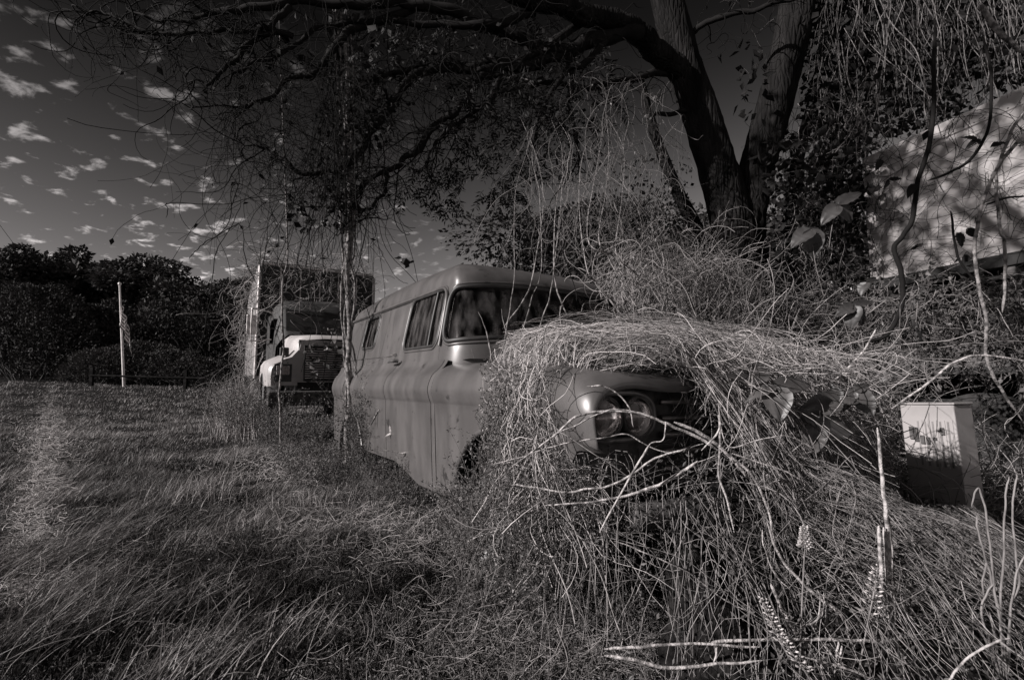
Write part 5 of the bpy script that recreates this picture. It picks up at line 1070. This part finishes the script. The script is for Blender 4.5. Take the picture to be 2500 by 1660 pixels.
# long blades in tussocks at the lower left
mb = MB(); 
for (sx0, sy0, m, hh, lx) in ((10, 1390, 240, .16, .6), (180, 1460, 260, .15, .7), (120, 1560, 200, .16, .6), (330, 1260, 160, .14, .5), (470, 1340, 160, .13, .3), (620, 1290, 160, .14, .2), (760, 1240, 140, .14, -.1), (700, 1060, 200, .28, .1), (620, 1040, 200, .26, -.1), (200, 1180, 160, .16, .4), (60, 1180, 200, .18, .6), (380, 1130, 160, .16, .3), (560, 1130, 200, .2, .2), (60, 1420, 260, .30, .9), (230, 1330, 220, .28, .9), (120, 1250, 200, .26, .8), (40, 1620, 240, .28, .7), (300, 1560, 160, .26, .6), (430, 1230, 160, .20, .3), (530, 1190, 150, .22, .2), (510, 1230, 120, .22, .1), (150, 1500, 160, .26, .6), (560, 1480, 90, .18, .4), (650, 1620, 100, .2, .3), (400, 1700, 200, .25, .5)):
    c = on_ground([sx0], [sy0])[0]; q = np.repeat(c[None], m, 0) + rng.normal(size=(m, 3)) * np.array([.12, .10, 0]); q[:, 2] = G(q[:, 0], q[:, 1])
    le = np.stack([rng.normal(lx, .3, m), rng.normal(.15, .3, m), np.zeros(m)], -1); blades(mb, q, le, hh * rng.uniform(.6, 1.3, m), rng.uniform(.003, .0065, m), np.clip(rng.normal(.6, .35, m), 0, 1), 6)  # blade tone raised to paint these clumps as sunlit
mb.build('grass_tussocks', M['grass'], None, kind='stuff', label='tussocks of long leaning grass at the lower left', cat='grass')
# straw litter lying flat in patches
mb = MB()
for (sx0, sy0, wx, wy, m, sh) in ((110, 1030, 60, 70, 700, (.4, 1)), (120, 1090, 50, 30, 350, (.4, 1)), (60, 1430, 160, 60, 900, (.3, 1)), (700, 1150, 70, 22, 500, (.4, 1)), (1000, 1330, 130, 60, 900, (.3, 1)), (900, 1290, 140, 50, 500, (.3, .9)), (1250, 1600, 240, 80, 700, (.2, .8)), (1600, 1580, 260, 80, 700, (.2, .7)), (420, 1450, 200, 90, 250, (0, .8)), (700, 1400, 300, 140, 450, (0, .9)), (2050, 1450, 250, 150, 500, (0, .4)), (400, 1600, 300, 60, 250, (0, .9)), (620, 1130, 100, 40, 160, (.2, .7))):
    p = on_ground(rng.normal(sx0, wx, m), np.maximum(rng.normal(sy0, wy, m), 950)); p[:, 2] += rng.uniform(.02, .10, m); th = rng.normal(-.2, .9, m)
    w_ = walk(m, 9, p, np.stack([np.cos(th), np.sin(th), rng.normal(0, .15, m)], -1), rng.uniform(.008, .026, m), .14, .01); sc_ = np.clip(p[:, 1] / 2.8, .7, 2.0)
    tubes(mb, w_, rng.uniform(.0008, .0016, m) * sc_, 3, shade=sh[0] + (sh[1] - sh[0]) * rng.random(m) ** 1.8 * .9)
t = rng.random(2600); sx0 = np.interp(t, [0, .4, 1], [122, 100, 30]) + rng.normal(size=2600) * np.interp(t, [0, 1], [12, 45]); p = on_ground(sx0, np.interp(t, [0, 1], [958, 1480])); p[:, 2] += rng.uniform(.03, .10, 2600); th = rng.normal(-.1, .7, 2600)
w_ = walk(2600, 7, p, np.stack([np.cos(th), np.sin(th), rng.normal(0, .12, 2600)], -1), rng.uniform(.010, .028, 2600), .12, .01); tubes(mb, w_, rng.uniform(.0010, .0020, 2600) * np.clip(p[:, 1] / 3, .7, 2.6), 3, shade=rng.uniform(.2, 1, 2600))
mb.build('straw_litter', M['straw'], None, kind='stuff', label='flattened straw lying on the grass', cat='straw')

# ------------------------------------------------------------------ fine weeds: many tiny leaves on thin stems
def weeds(mb, base, h, nl, leaf, lean=.35, sh=(0, 1), stem_r=.0008):
    n = len(base); K = 7; d = np.stack([rng.normal(0, lean, n), rng.normal(0, lean, n), np.ones(n)], -1)
    w_ = walk(n, K, base, d, np.broadcast_to(h, (n,)) / K, .12, 0); tubes(mb, w_, stem_r, 3, shade=rng.random(n) * .6, mi=0)
    t = rng.random((n, nl)) ** .75 * (K - 1.001); k = t.astype(int); f = (t - k)[..., None]; i = np.arange(n)[:, None]
    c = (w_[i, k] * (1 - f) + w_[i, k + 1] * f).reshape(-1, 3); ax = rand_dirs(len(c)); ax[:, 2] = np.abs(ax[:, 2]) * .8; s = leaf * rng.uniform(.5, 1.4, len(c))
    leaves(mb, c + nrm(ax) * s[:, None] * .3, ax, s, .42, rng.uniform(sh[0], sh[1], len(c)), 1)
mb = MB()
# ground cover over the foreground centre and right
n = 19000; sx = rng.uniform(500, 2700, n); sy = 1150 + 900 * rng.random(n) ** 1.2; p = on_ground(sx, sy); p = p[rng.random(n) < np.clip((p[:, 0] + 1.3) * 1.2, .12, 1)]
k_ = len(p); weeds(mb, p, .05 + .13 * rng.random(k_) * np.clip(.8 + .6 * vnoise(p[:, 0], p[:, 1], 2.3, 3), .3, 1.5), 9, .012, .5, (0, 1))
n = 13000; sx = rng.uniform(-300, 1000, n); sy = 1000 + 750 * rng.random(n) ** 1.0; p = on_ground(sx, sy); weeds(mb, p, .06 + .06 * rng.random(n), 8, .013, .5, (0, .9))
mb.build('ground_weeds', [M['vine_mid'], M['weed']], None, kind='stuff', label='low small-leaved weeds covering the foreground', cat='weeds')
mb = MB()
def weed_patch(sx0, sx1, sy0, sy1, d0, d1, n, h, nl=26, leaf=.013, sh=(0, 1), lean=.25):
    p = np.array([P(rng.uniform(sx0, sx1), rng.uniform(sy0, sy1), rng.uniform(d0, d1)) for _ in range(n)]); p[:, 2] = np.maximum(p[:, 2], G(p[:, 0], p[:, 1]))
    weeds(mb, p, h * rng.uniform(.5, 1.3, n), nl, leaf, lean, sh)
weed_patch(1195, 1400, 1060, 1280, 1.85, 2.3, 520, .26, 34, .011, (0, .8))            # thick weeds in front of the fender
weed_patch(1200, 1400, 960, 1120, 1.95, 2.2, 200, .16, 26, .011, (0, .8))
weed_patch(1070, 1250, 1230, 1340, 2.1, 2.7, 300, .16, 28)
weed_patch(1300, 2000, 1250, 1600, 1.5, 1.9, 420, .15, 24, .011, (0, .8))
weed_patch(1120, 1500, 1200, 1500, 1.6, 2.2, 760, .26, 28, .012, (0, 1))
weed_patch(850, 960, 1080, 1180, 4.1, 4.6, 260, .75, 44, .020, (0, .6), .18)    # dark bush at the rear of the door
weed_patch(880, 1050, 1150, 1250, 3.2, 3.9, 260, .16, 26, .013, (0, .8), .3)
weed_patch(640, 790, 1060, 1120, 5.4, 6.6, 260, .55, 34, .022, (0, .8), .3)
weed_patch(700, 860, 1120, 1200, 4.2, 5.0, 260, .30, 30, .018, (.1, 1), .4)
weed_patch(530, 700, 1010, 1060, 7.0, 8.6, 300, .75, 34, .028, (.2, 1), .3)
mb.build('tall_weeds', [M['vine_mid'], M['weed']], None, kind='stuff', label='taller fine-leaved weeds around the van and the truck', cat='weeds')
# tall dry grass beside the truck
mb = MB(); n = 3000; p = np.array([P(rng.uniform(560, 650), 1000, rng.uniform(7.6, 11)) for _ in range(n)]); p[:, 0] += rng.normal(size=n) * .2; p[:, 2] = G(p[:, 0], p[:, 1])
blades(mb, p, np.stack([rng.normal(-.1, .3, n), rng.normal(0, .3, n), np.zeros(n)], -1), rng.uniform(.3, 1.1, n) * np.clip(1.3 - np.abs(p[:, 0] + 5.2) * .35, .4, 1.2), .007, rng.uniform(0, .7, n), 5); mb.build('tall_grass', M['straw'], None, kind='stuff', label='tall dry grass standing beside the truck', cat='grass')

# ------------------------------------------------------------------ thicket behind and right of the van
def thk(x):      # top of the bank as a function of world x at depth about 5
    return np.interp(x, [.6, 1.4, 2.2, 3.0, 4.0, 5.2, 7], [1.7, 2.0, 2.15, 2.35, 2.3, 1.9, 1.6])
def bank(x, y):  # front slope of the bank
    f = sstep(2.9, 5.4, y - np.clip(x - 2.1, 0, 1.4) * .9 + .0); b0 = .45 - .55 * sstep(2.1, 2.7, x); return b0 + (thk(x) - b0) * f + .12 * vnoise(x, y, 2.0, 7) * sstep(0, .2, f)
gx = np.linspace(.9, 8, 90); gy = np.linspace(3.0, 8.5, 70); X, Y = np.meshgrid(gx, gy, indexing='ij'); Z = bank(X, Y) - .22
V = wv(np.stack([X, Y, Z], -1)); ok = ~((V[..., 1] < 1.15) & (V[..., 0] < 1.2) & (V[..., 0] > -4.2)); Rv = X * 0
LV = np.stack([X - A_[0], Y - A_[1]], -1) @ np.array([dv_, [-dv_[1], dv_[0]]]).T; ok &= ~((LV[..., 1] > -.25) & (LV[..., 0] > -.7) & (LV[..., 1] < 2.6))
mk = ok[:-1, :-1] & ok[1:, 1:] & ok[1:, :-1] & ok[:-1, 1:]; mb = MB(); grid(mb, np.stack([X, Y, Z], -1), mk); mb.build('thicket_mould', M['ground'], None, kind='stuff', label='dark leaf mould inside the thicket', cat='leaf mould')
def bank_pts(n, lo=-.15, hi=.35, x0=1.0, x1=5.6, y0=3.0, y1=6.2):
    m = int(n * 2.2); x = rng.uniform(x0, x1, m); y = rng.uniform(y0, y1, m); V = wv(np.stack([x, y, np.ones(m)], -1)); l = np.stack([x - A_[0], y - A_[1]], -1) @ np.array([dv_, [-dv_[1], dv_[0]]]).T
    ok = ~((V[:, 1] < 1.1) & (V[:, 0] < .75) & (V[:, 0] > -4)) & ~((l[:, 1] > -.12) & (l[:, 0] > -.2)); x, y = x[ok][:n], y[ok][:n]
    return np.stack([x, y, bank(x, y) + rng.uniform(lo, hi, len(x))], -1)
mb = MB(); s = bank_pts(9000, -.2, .25); n = len(s); d = rng.normal(size=(n, 3)) * np.array([.7, .5, 1.2]); w_ = walk(n, 9, s, d, rng.uniform(.015, .05, n), .25, .01); tubes(mb, w_, rng.uniform(.0014, .0034, n), 3, shade=rng.random(n) ** 1.3, mi=0)
s = bank_pts(2600, -.1, .3); n = len(s); w_ = walk(n, 14, s, rng.normal(size=(n, 3)) * np.array([.5, .4, 1]) + np.array([0, 0, .5]), rng.uniform(.03, .08, n), .16, .04); tubes(mb, w_, rng.uniform(.0016, .0040, n), 3, shade=rng.uniform(.2, 1, n), mi=0)
s = bank_pts(42000, -.22, .30); n = len(s); leaves(mb, s, rand_dirs(n), rng.uniform(.015, .045, n), .45, rng.random(n), 1)
mb.build('thicket', [M['vine_mid'], M['weed']], None, kind='stuff', label='thicket of dead stems and small leaves behind the van', cat='thicket')
# weeds and stems in the shaded corner right of the heap, round the cabinet
mb = MB(); n = 700; p = np.stack([rng.uniform(2.0, 4.6, n), rng.uniform(1.9, 3.6, n), np.zeros(n)], -1); cl_ = np.hypot(p[:, 0] - 3.0, p[:, 1] - 3.0) > .42; p = p[cl_]; p[:, 2] = G(p[:, 0], p[:, 1]); n = len(p)
w_ = walk(n, 12, p, np.stack([rng.normal(0, .4, n), rng.normal(0, .4, n), np.ones(n)], -1), rng.uniform(.015, .045, n), .2, .06); w_ = w_[~lampclear(w_).any(1)]; tubes(mb, w_, rng.uniform(.0009, .0018, len(w_)), 3, shade=rng.random(len(w_)) * .3, mi=0)
weeds(mb, p[:900], .12, 10, .018, .5, (0, .5)); mb.build('corner_weeds', [M['vine_mid'], M['weed']], None, kind='stuff', label='shaded weeds around the metal cabinet', cat='weeds')

# ------------------------------------------------------------------ hanging vine curtains
def blocked(p):
    q = P_inv(p); u, v, dd = q[..., 0], q[..., 1], q[..., 2]
    cl_ = np.interp(v, [-200, 60, 290, 520, 620], [1590, 1640, 1712, 1778, 1798]); cr_ = np.interp(v, [-200, 60, 320, 620], [1990, 1937, 1872, 1822])
    trunk = (v < 600) & (dd < 6.1) & ((np.abs(u - cl_) < 50) | (np.abs(u - cr_) < 52) | ((u > cl_) & (u < cr_) & (v > 40)))
    return trunk | ((u > 2115) & (v > 368 - (u - 2138) * .36) & (v < 1000))
def curtain(name, lab, boxes, mats, leaf_n=0, leaf=(.03, .08), K=22):
    mb = MB()
    for (x0, x1, y0, y1, d0, d1, n, L0, L1, r0, r1, s0, s1, gv) in boxes:
        st_ = np.array([P(rng.uniform(x0, x1), rng.uniform(y0, y1), rng.uniform(d0, d1)) for _ in range(n)]); d = rand_dirs(n, .6); d[:, 1] *= .5
        L = rng.uniform(L0, L1, n); w_ = walk(n, K, st_, d + np.array([0, 0, -gv * 6]), L / K, .17 if gv < .19 else .10, gv * (1 if gv < .19 else 1.6)); fl_ = w_[:, :, 2] > -.05
        w_ = w_[fl_.all(1)]; bk = blocked(w_).mean(1) > .12; w_ = w_[~(bk & (rng.random(len(w_)) < .97))]; m = len(w_); tubes(mb, w_, rng.uniform(r0, r1, m), 3, shade=rng.uniform(s0, s1, m), mi=0)
        if leaf_n:
            q = w_[rng.integers(0, m, int(m * leaf_n)), rng.integers(0, K, int(m * leaf_n))]; k = len(q); leaves(mb, q, rand_dirs(k) - np.array([0, 0, .5]), rng.uniform(*leaf, k), .6, rng.random(k), 1)
    return mb.build(name, mats, None, kind='stuff', label=lab, cat='vines')
VD, VMd, LD = M['vine_dark'], M['vine_mid'], M['leaf_dark']
# dark against the sky, left half
curtain('tangled_vines', 'dark vines tangled through the branches against the sky', [
 (560, 900, 40, 420, 4.4, 5.0, 150, .5, 1.8, .0014, .0032, 0, .5, .03), (560, 780, 250, 560, 4.5, 5.0, 130, .5, 1.6, .0013, .0028, 0, .5, .05),
 (760, 960, 150, 520, 4.5, 5.1, 150, .4, 1.4, .0014, .0030, 0, .6, .05), (1000, 1400, 0, 260, 4.7, 5.5, 170, .5, 1.4, .0015, .0035, 0, .6, .02),
 (560, 640, 120, 300, 4.4, 4.8, 40, 1.2, 2.4, .0016, .003, 0, .5, .14), (780, 880, 100, 400, 4.5, 5.0, 70, 1.0, 3.0, .002, .004, 0, .8, .2),
 (200, 560, 0, 90, 4.4, 4.7, 40, .4, 1.2, .0016, .003, 0, .4, .10)], [VD, LD], .25, (.04, .09))
mb = MB()   # clumps of broad dark leaves on these vines
for (x0, x1, y0, y1, n, s) in ((800, 900, 20, 160, 40, .12), (840, 960, 190, 360, 150, .08), (780, 850, 240, 330, 50, .06), (700, 880, 460, 560, 90, .09), (740, 860, 330, 420, 30, .07), (650, 760, 80, 160, 8, .13), (900, 1000, 60, 200, 60, .07), (1180, 1240, 560, 620, 8, .07), (960, 1010, 620, 660, 6, .09), (600, 700, 30, 120, 8, .12), (1000, 1400, 60, 260, 120, .06)):
    q = np.array([P(rng.uniform(x0, x1), rng.uniform(y0, y1), rng.uniform(4.5, 5.1)) for _ in range(n)]); leaves(mb, q, rand_dirs(n) - np.array([0, 0, .7]), s * rng.uniform(.6, 1.3, n), .75, rng.random(n))
mb.build('vine_leaves', LD, None, kind='stuff', label='clumps of dark leaves on the vines among the branches', cat='leaves')
# pale curtain between the van roof and the trunks
curtain('pale_vines', 'pale vines hanging between the van roof and the twin trunks', [
 (1400, 1680, 180, 560, 4.2, 5.4, 190, .5, 1.7, .0010, .0024, 0, .45, .14), (1270, 1500, 300, 560, 4.0, 5.0, 80, .5, 1.4, .0010, .0022, .1, .7, .16),
 (1450, 1700, 540, 720, 3.9, 4.9, 240, .3, 1.0, .0012, .0028, 0, .7, .08), (1480, 1640, 590, 720, 3.2, 3.9, 90, .3, .8, .0014, .0030, .4, 1, .1)], [VMd, M['weed']], 1.0, (.02, .05))
# dark wall above the white truck body
curtain('dark_vine_wall', 'dark wall of vines hanging above the white truck body', [
 (1990, 2620, -150, 420, 5.6, 7.0, 1500, .5, 2.0, .0012, .0036, 0, .12, .2), (1900, 2160, 250, 640, 5.4, 6.6, 620, .4, 1.2, .0016, .004, .1, .8, .10), (2050, 2600, -200, 200, 5.0, 5.6, 110, .8, 2.0, .002, .006, 0, .35, .24), (1700, 2000, -100, 300, 5.6, 6.4, 60, .5, 1.2, .0014, .0025, 0, .5, .05)], [VMd, LD], 2.6, (.05, .13))
mb = MB()
for (x0, x1, y0, y1, n, s, d0, d1) in ((1990, 2350, -100, 330, 2900, .11, 5.6, 7.2), (2300, 2600, -100, 200, 1100, .11, 5.8, 7.2), (1890, 2120, 430, 620, 420, .09, 5.2, 6.2), (1800, 1880, 110, 300, 34, .12, 5.2, 5.6), (1850, 2130, 330, 480, 380, .12, 5.0, 6.0), (1960, 2080, -60, 330, 900, .10, 6.0, 7.0), (1500, 1690, 380, 640, 420, .07, 6.3, 7.2), (1330, 1500, 260, 420, 120, .06, 5.4, 6.2)):
    q = np.array([P(rng.uniform(x0, x1), rng.uniform(y0, y1), rng.uniform(d0, d1)) for _ in range(n)]); q = q[(P_inv(q)[:, 1] < 352 - (P_inv(q)[:, 0] - 2138) * .36) | (P_inv(q)[:, 0] < 2120)]; n = len(q); leaves(mb, q, rand_dirs(n) - np.array([0, 0, .6]), s * rng.uniform(.5, 1.3, n), .7, rng.random(n))
mb.build('dark_leaves', LD, None, kind='stuff', label='dark leaves filling the vine wall above the white truck body', cat='leaves')
# a tall tree behind the photographer: its crown, out of the picture, dapples the white body and the thicket
mb = MB(); n = 3600; k = rng.integers(0, 34, n); cc_ = np.stack([rng.uniform(-5.4, -2.2, 34), rng.uniform(-.8, 2.2, 34), rng.uniform(6.3, 8.3, 34)], -1); q = cc_[k] + rng.normal(size=(n, 3)) * .25
leaves(mb, q, rand_dirs(n), rng.uniform(.08, .16, n), .6, rng.random(n)); e = empty('tall_tree', (-5.5, -2.6, 0), label='tall tree behind the photographer that shades the white truck body', cat='tree')
mb.build('crown', M['leaf_far'], e, loc=(-5.5, -2.6, 0)).location = (0, 0, 0)
mb = MB(); tubes(mb, wobble(np.linspace([0, 0, -.2], [.2, .3, 7.4], 14), .08), np.linspace(.24, .09, 14), 12)
for c_ in cc_[:22]: tubes(mb, wobble(catmull([[.15, .2, 5.2], (c_ + np.array([5.5, 2.6, 0])) * np.array([.5, .5, .85]), c_ + np.array([5.5, 2.6, 0])], 6), .06), np.linspace(.07, .012, 13), 7)
mb.build('trunk', M['bark_far'], e)
# undergrowth hanging in front of the dark chassis
mb = MB(); n = 520; s_ = np.array([P(rng.uniform(2130, 2620), rng.uniform(660, 860), rng.uniform(3.3, 4.3)) for _ in range(n)]); w_ = walk(n, 16, s_, rand_dirs(n) - np.array([0, 0, .9]), rng.uniform(.015, .05, n), .2, .06); w_ = w_[~lampclear(w_).any(1)]
tubes(mb, w_, rng.uniform(.0012, .0032, len(w_)), 3, shade=rng.random(len(w_)) ** 1.6 * .8, mi=0); q = w_[rng.integers(0, len(w_), 2600), rng.integers(0, 16, 2600)]; leaves(mb, q, rand_dirs(2600) - np.array([0, 0, .4]), rng.uniform(.02, .06, 2600), .55, rng.random(2600) ** 2, 1)
mb.build('chassis_brush', [VMd, M['weed']], None, kind='stuff', label='brush and small vines hanging over the dark chassis', cat='vines')
# net of vines over the truck
mb = MB(); n = 400
s = tw(np.stack([rng.uniform(.05, 1.6, n), -1.25 + 2.2 * rng.random(n) ** 1.3, 1.3 + 2.4 * rng.random(n)], -1)); w_ = walk(n, 14, s, rand_dirs(n) - np.array([0, 0, .3]), rng.uniform(.03, .09, n), .2, .03); tubes(mb, w_, rng.uniform(.003, .006, n), 3, shade=rng.random(n) ** 1.4, mi=0)
n = 900; s = tw(np.stack([rng.uniform(-5, .1, n), rng.uniform(-1.3, 1.3, n), np.full(n, 3.6)], -1)); w_ = walk(n, 12, s, rand_dirs(n, .35), rng.uniform(.03, .09, n), .22, .02); tubes(mb, w_, rng.uniform(.003, .006, n), 3, shade=rng.random(n) * .6, mi=0)
n = 260; s = tw(np.stack([rng.uniform(-5, .3, n), rng.uniform(-1.5, -1.24, n), rng.uniform(.4, 3.6, n)], -1)); w_ = walk(n, 14, s, rand_dirs(n) - np.array([0, 0, .6]), rng.uniform(.03, .10, n), .2, .06); tubes(mb, w_, rng.uniform(.003, .006, n), 3, shade=rng.random(n), mi=0)
s = tw(np.stack([rng.uniform(.1, 2.2, 1500), rng.uniform(-.2, 1.4, 1500), rng.uniform(1.5, 2.0, 1500)], -1)); leaves(mb, s, rand_dirs(1500), rng.uniform(.03, .08, 1500), .5, rng.random(1500), 1)
q = tw(np.stack([rng.uniform(2.66, 2.9, 130), rng.uniform(-.6, .9, 130), rng.uniform(1.0, 1.75, 130)], -1)); leaves(mb, q, rand_dirs(130) - np.array([0, 0, .5]), rng.uniform(.08, .17, 130), .6, rng.random(130), 1)
mb.build('truck_vine_net', [VMd, M['weed']], None, kind='stuff', label='net of vines over the pale truck behind the van', cat='vines')
# single long runners against the sky, traced
gS = 'long thin runners against the sky'; Z4 = dict(sc=.3827, ox=0, oy=0); Z5 = dict(sc=.3189, ox=0, oy=500)
for pts, kw, lab in (([(1055, 1392), (1066, 1330), (1058, 1302), (1100, 1298), (1420, 1303), (1620, 1262), (1900, 1228), (2080, 1222)], Z4, 'nearly level runner with its tip hooked down'), ([(1450, 415), (1500, 350), (1570, 290), (1700, 215), (1830, 135)], Z5, 'runner curving down left, ending over the far trees'), ([(1845, -60), (1820, 60), (1750, 200), (1670, 330), (1640, 450), (1615, 640), (1612, 740), (1580, 870), (1540, 1050), (1510, 1120), (1540, 1150), (1400, 1300)], Z5, 'longest runner falling past the truck to the fence, twisted at its end'), ([(1860, 160), (1870, 350), (1900, 480), (1960, 600)], Z5, 'runner dropping onto the left corner of the truck box'), ([(1715, 665), (1680, 740), (1640, 800), (1590, 860)], Z5, 'short side twig on the longest runner'), ([(790, 130), (815, 230), (792, 330), (820, 418)], Z4, 'crooked twig hanging from the lowest left branch'), ([(790, 130), (850, 280), (930, 408)], Z4, 'straight twig hanging from the lowest left branch'), ([(968, 150), (972, 280), (1000, 370), (1038, 455)], Z4, 'thin runner between the hanging twigs and the far trees'), ([(1060, 215), (1062, 300), (1095, 420), (1120, 520)], Z4, 'finest runner, rightmost of those over the open sky'), ([(1480, 640), (1500, 800), (1490, 1000), (1530, 1150), (1470, 1340)], Z4, 'wavy runner bordering the open sky'), ([(1300, 1568), (1460, 1420), (1480, 1200), (1550, 1180), (1700, 1300)], Z4, 'looped runner above the truck box')):
    cane('vine_runner', pts, 4.5, [.0035, .0045, .005], lab, 'vine', gS, 'vine_dark', sides=5, wob=.008, **kw)
# added unseen trees behind the photographer: they throw the foreground into broken shade
for k, (x, y, sc__) in enumerate(((-9.5, -1.6, .9), (-12.5, -3.4, 1.0), (-7.4, -2.6, .75))):
    mb, cc, cr = crown_mb(2.2, 2.6, 3400, .15, 80 + k)
    e = empty('added_shade_tree', (x, y, 0), (0, 0, k * 2.), label=('unseen tree added for shade behind the photographer, nearest', 'larger unseen tree added for shade farther behind the photographer', 'small unseen tree added for shade close behind the photographer')[k], cat='tree')
    mb.build('crown', M['leaf_far'], e); tree_limbs(cc, 2.8, .16, 90 + k).build('trunk', M['bark_far'], e); e.scale = (sc__,) * 3
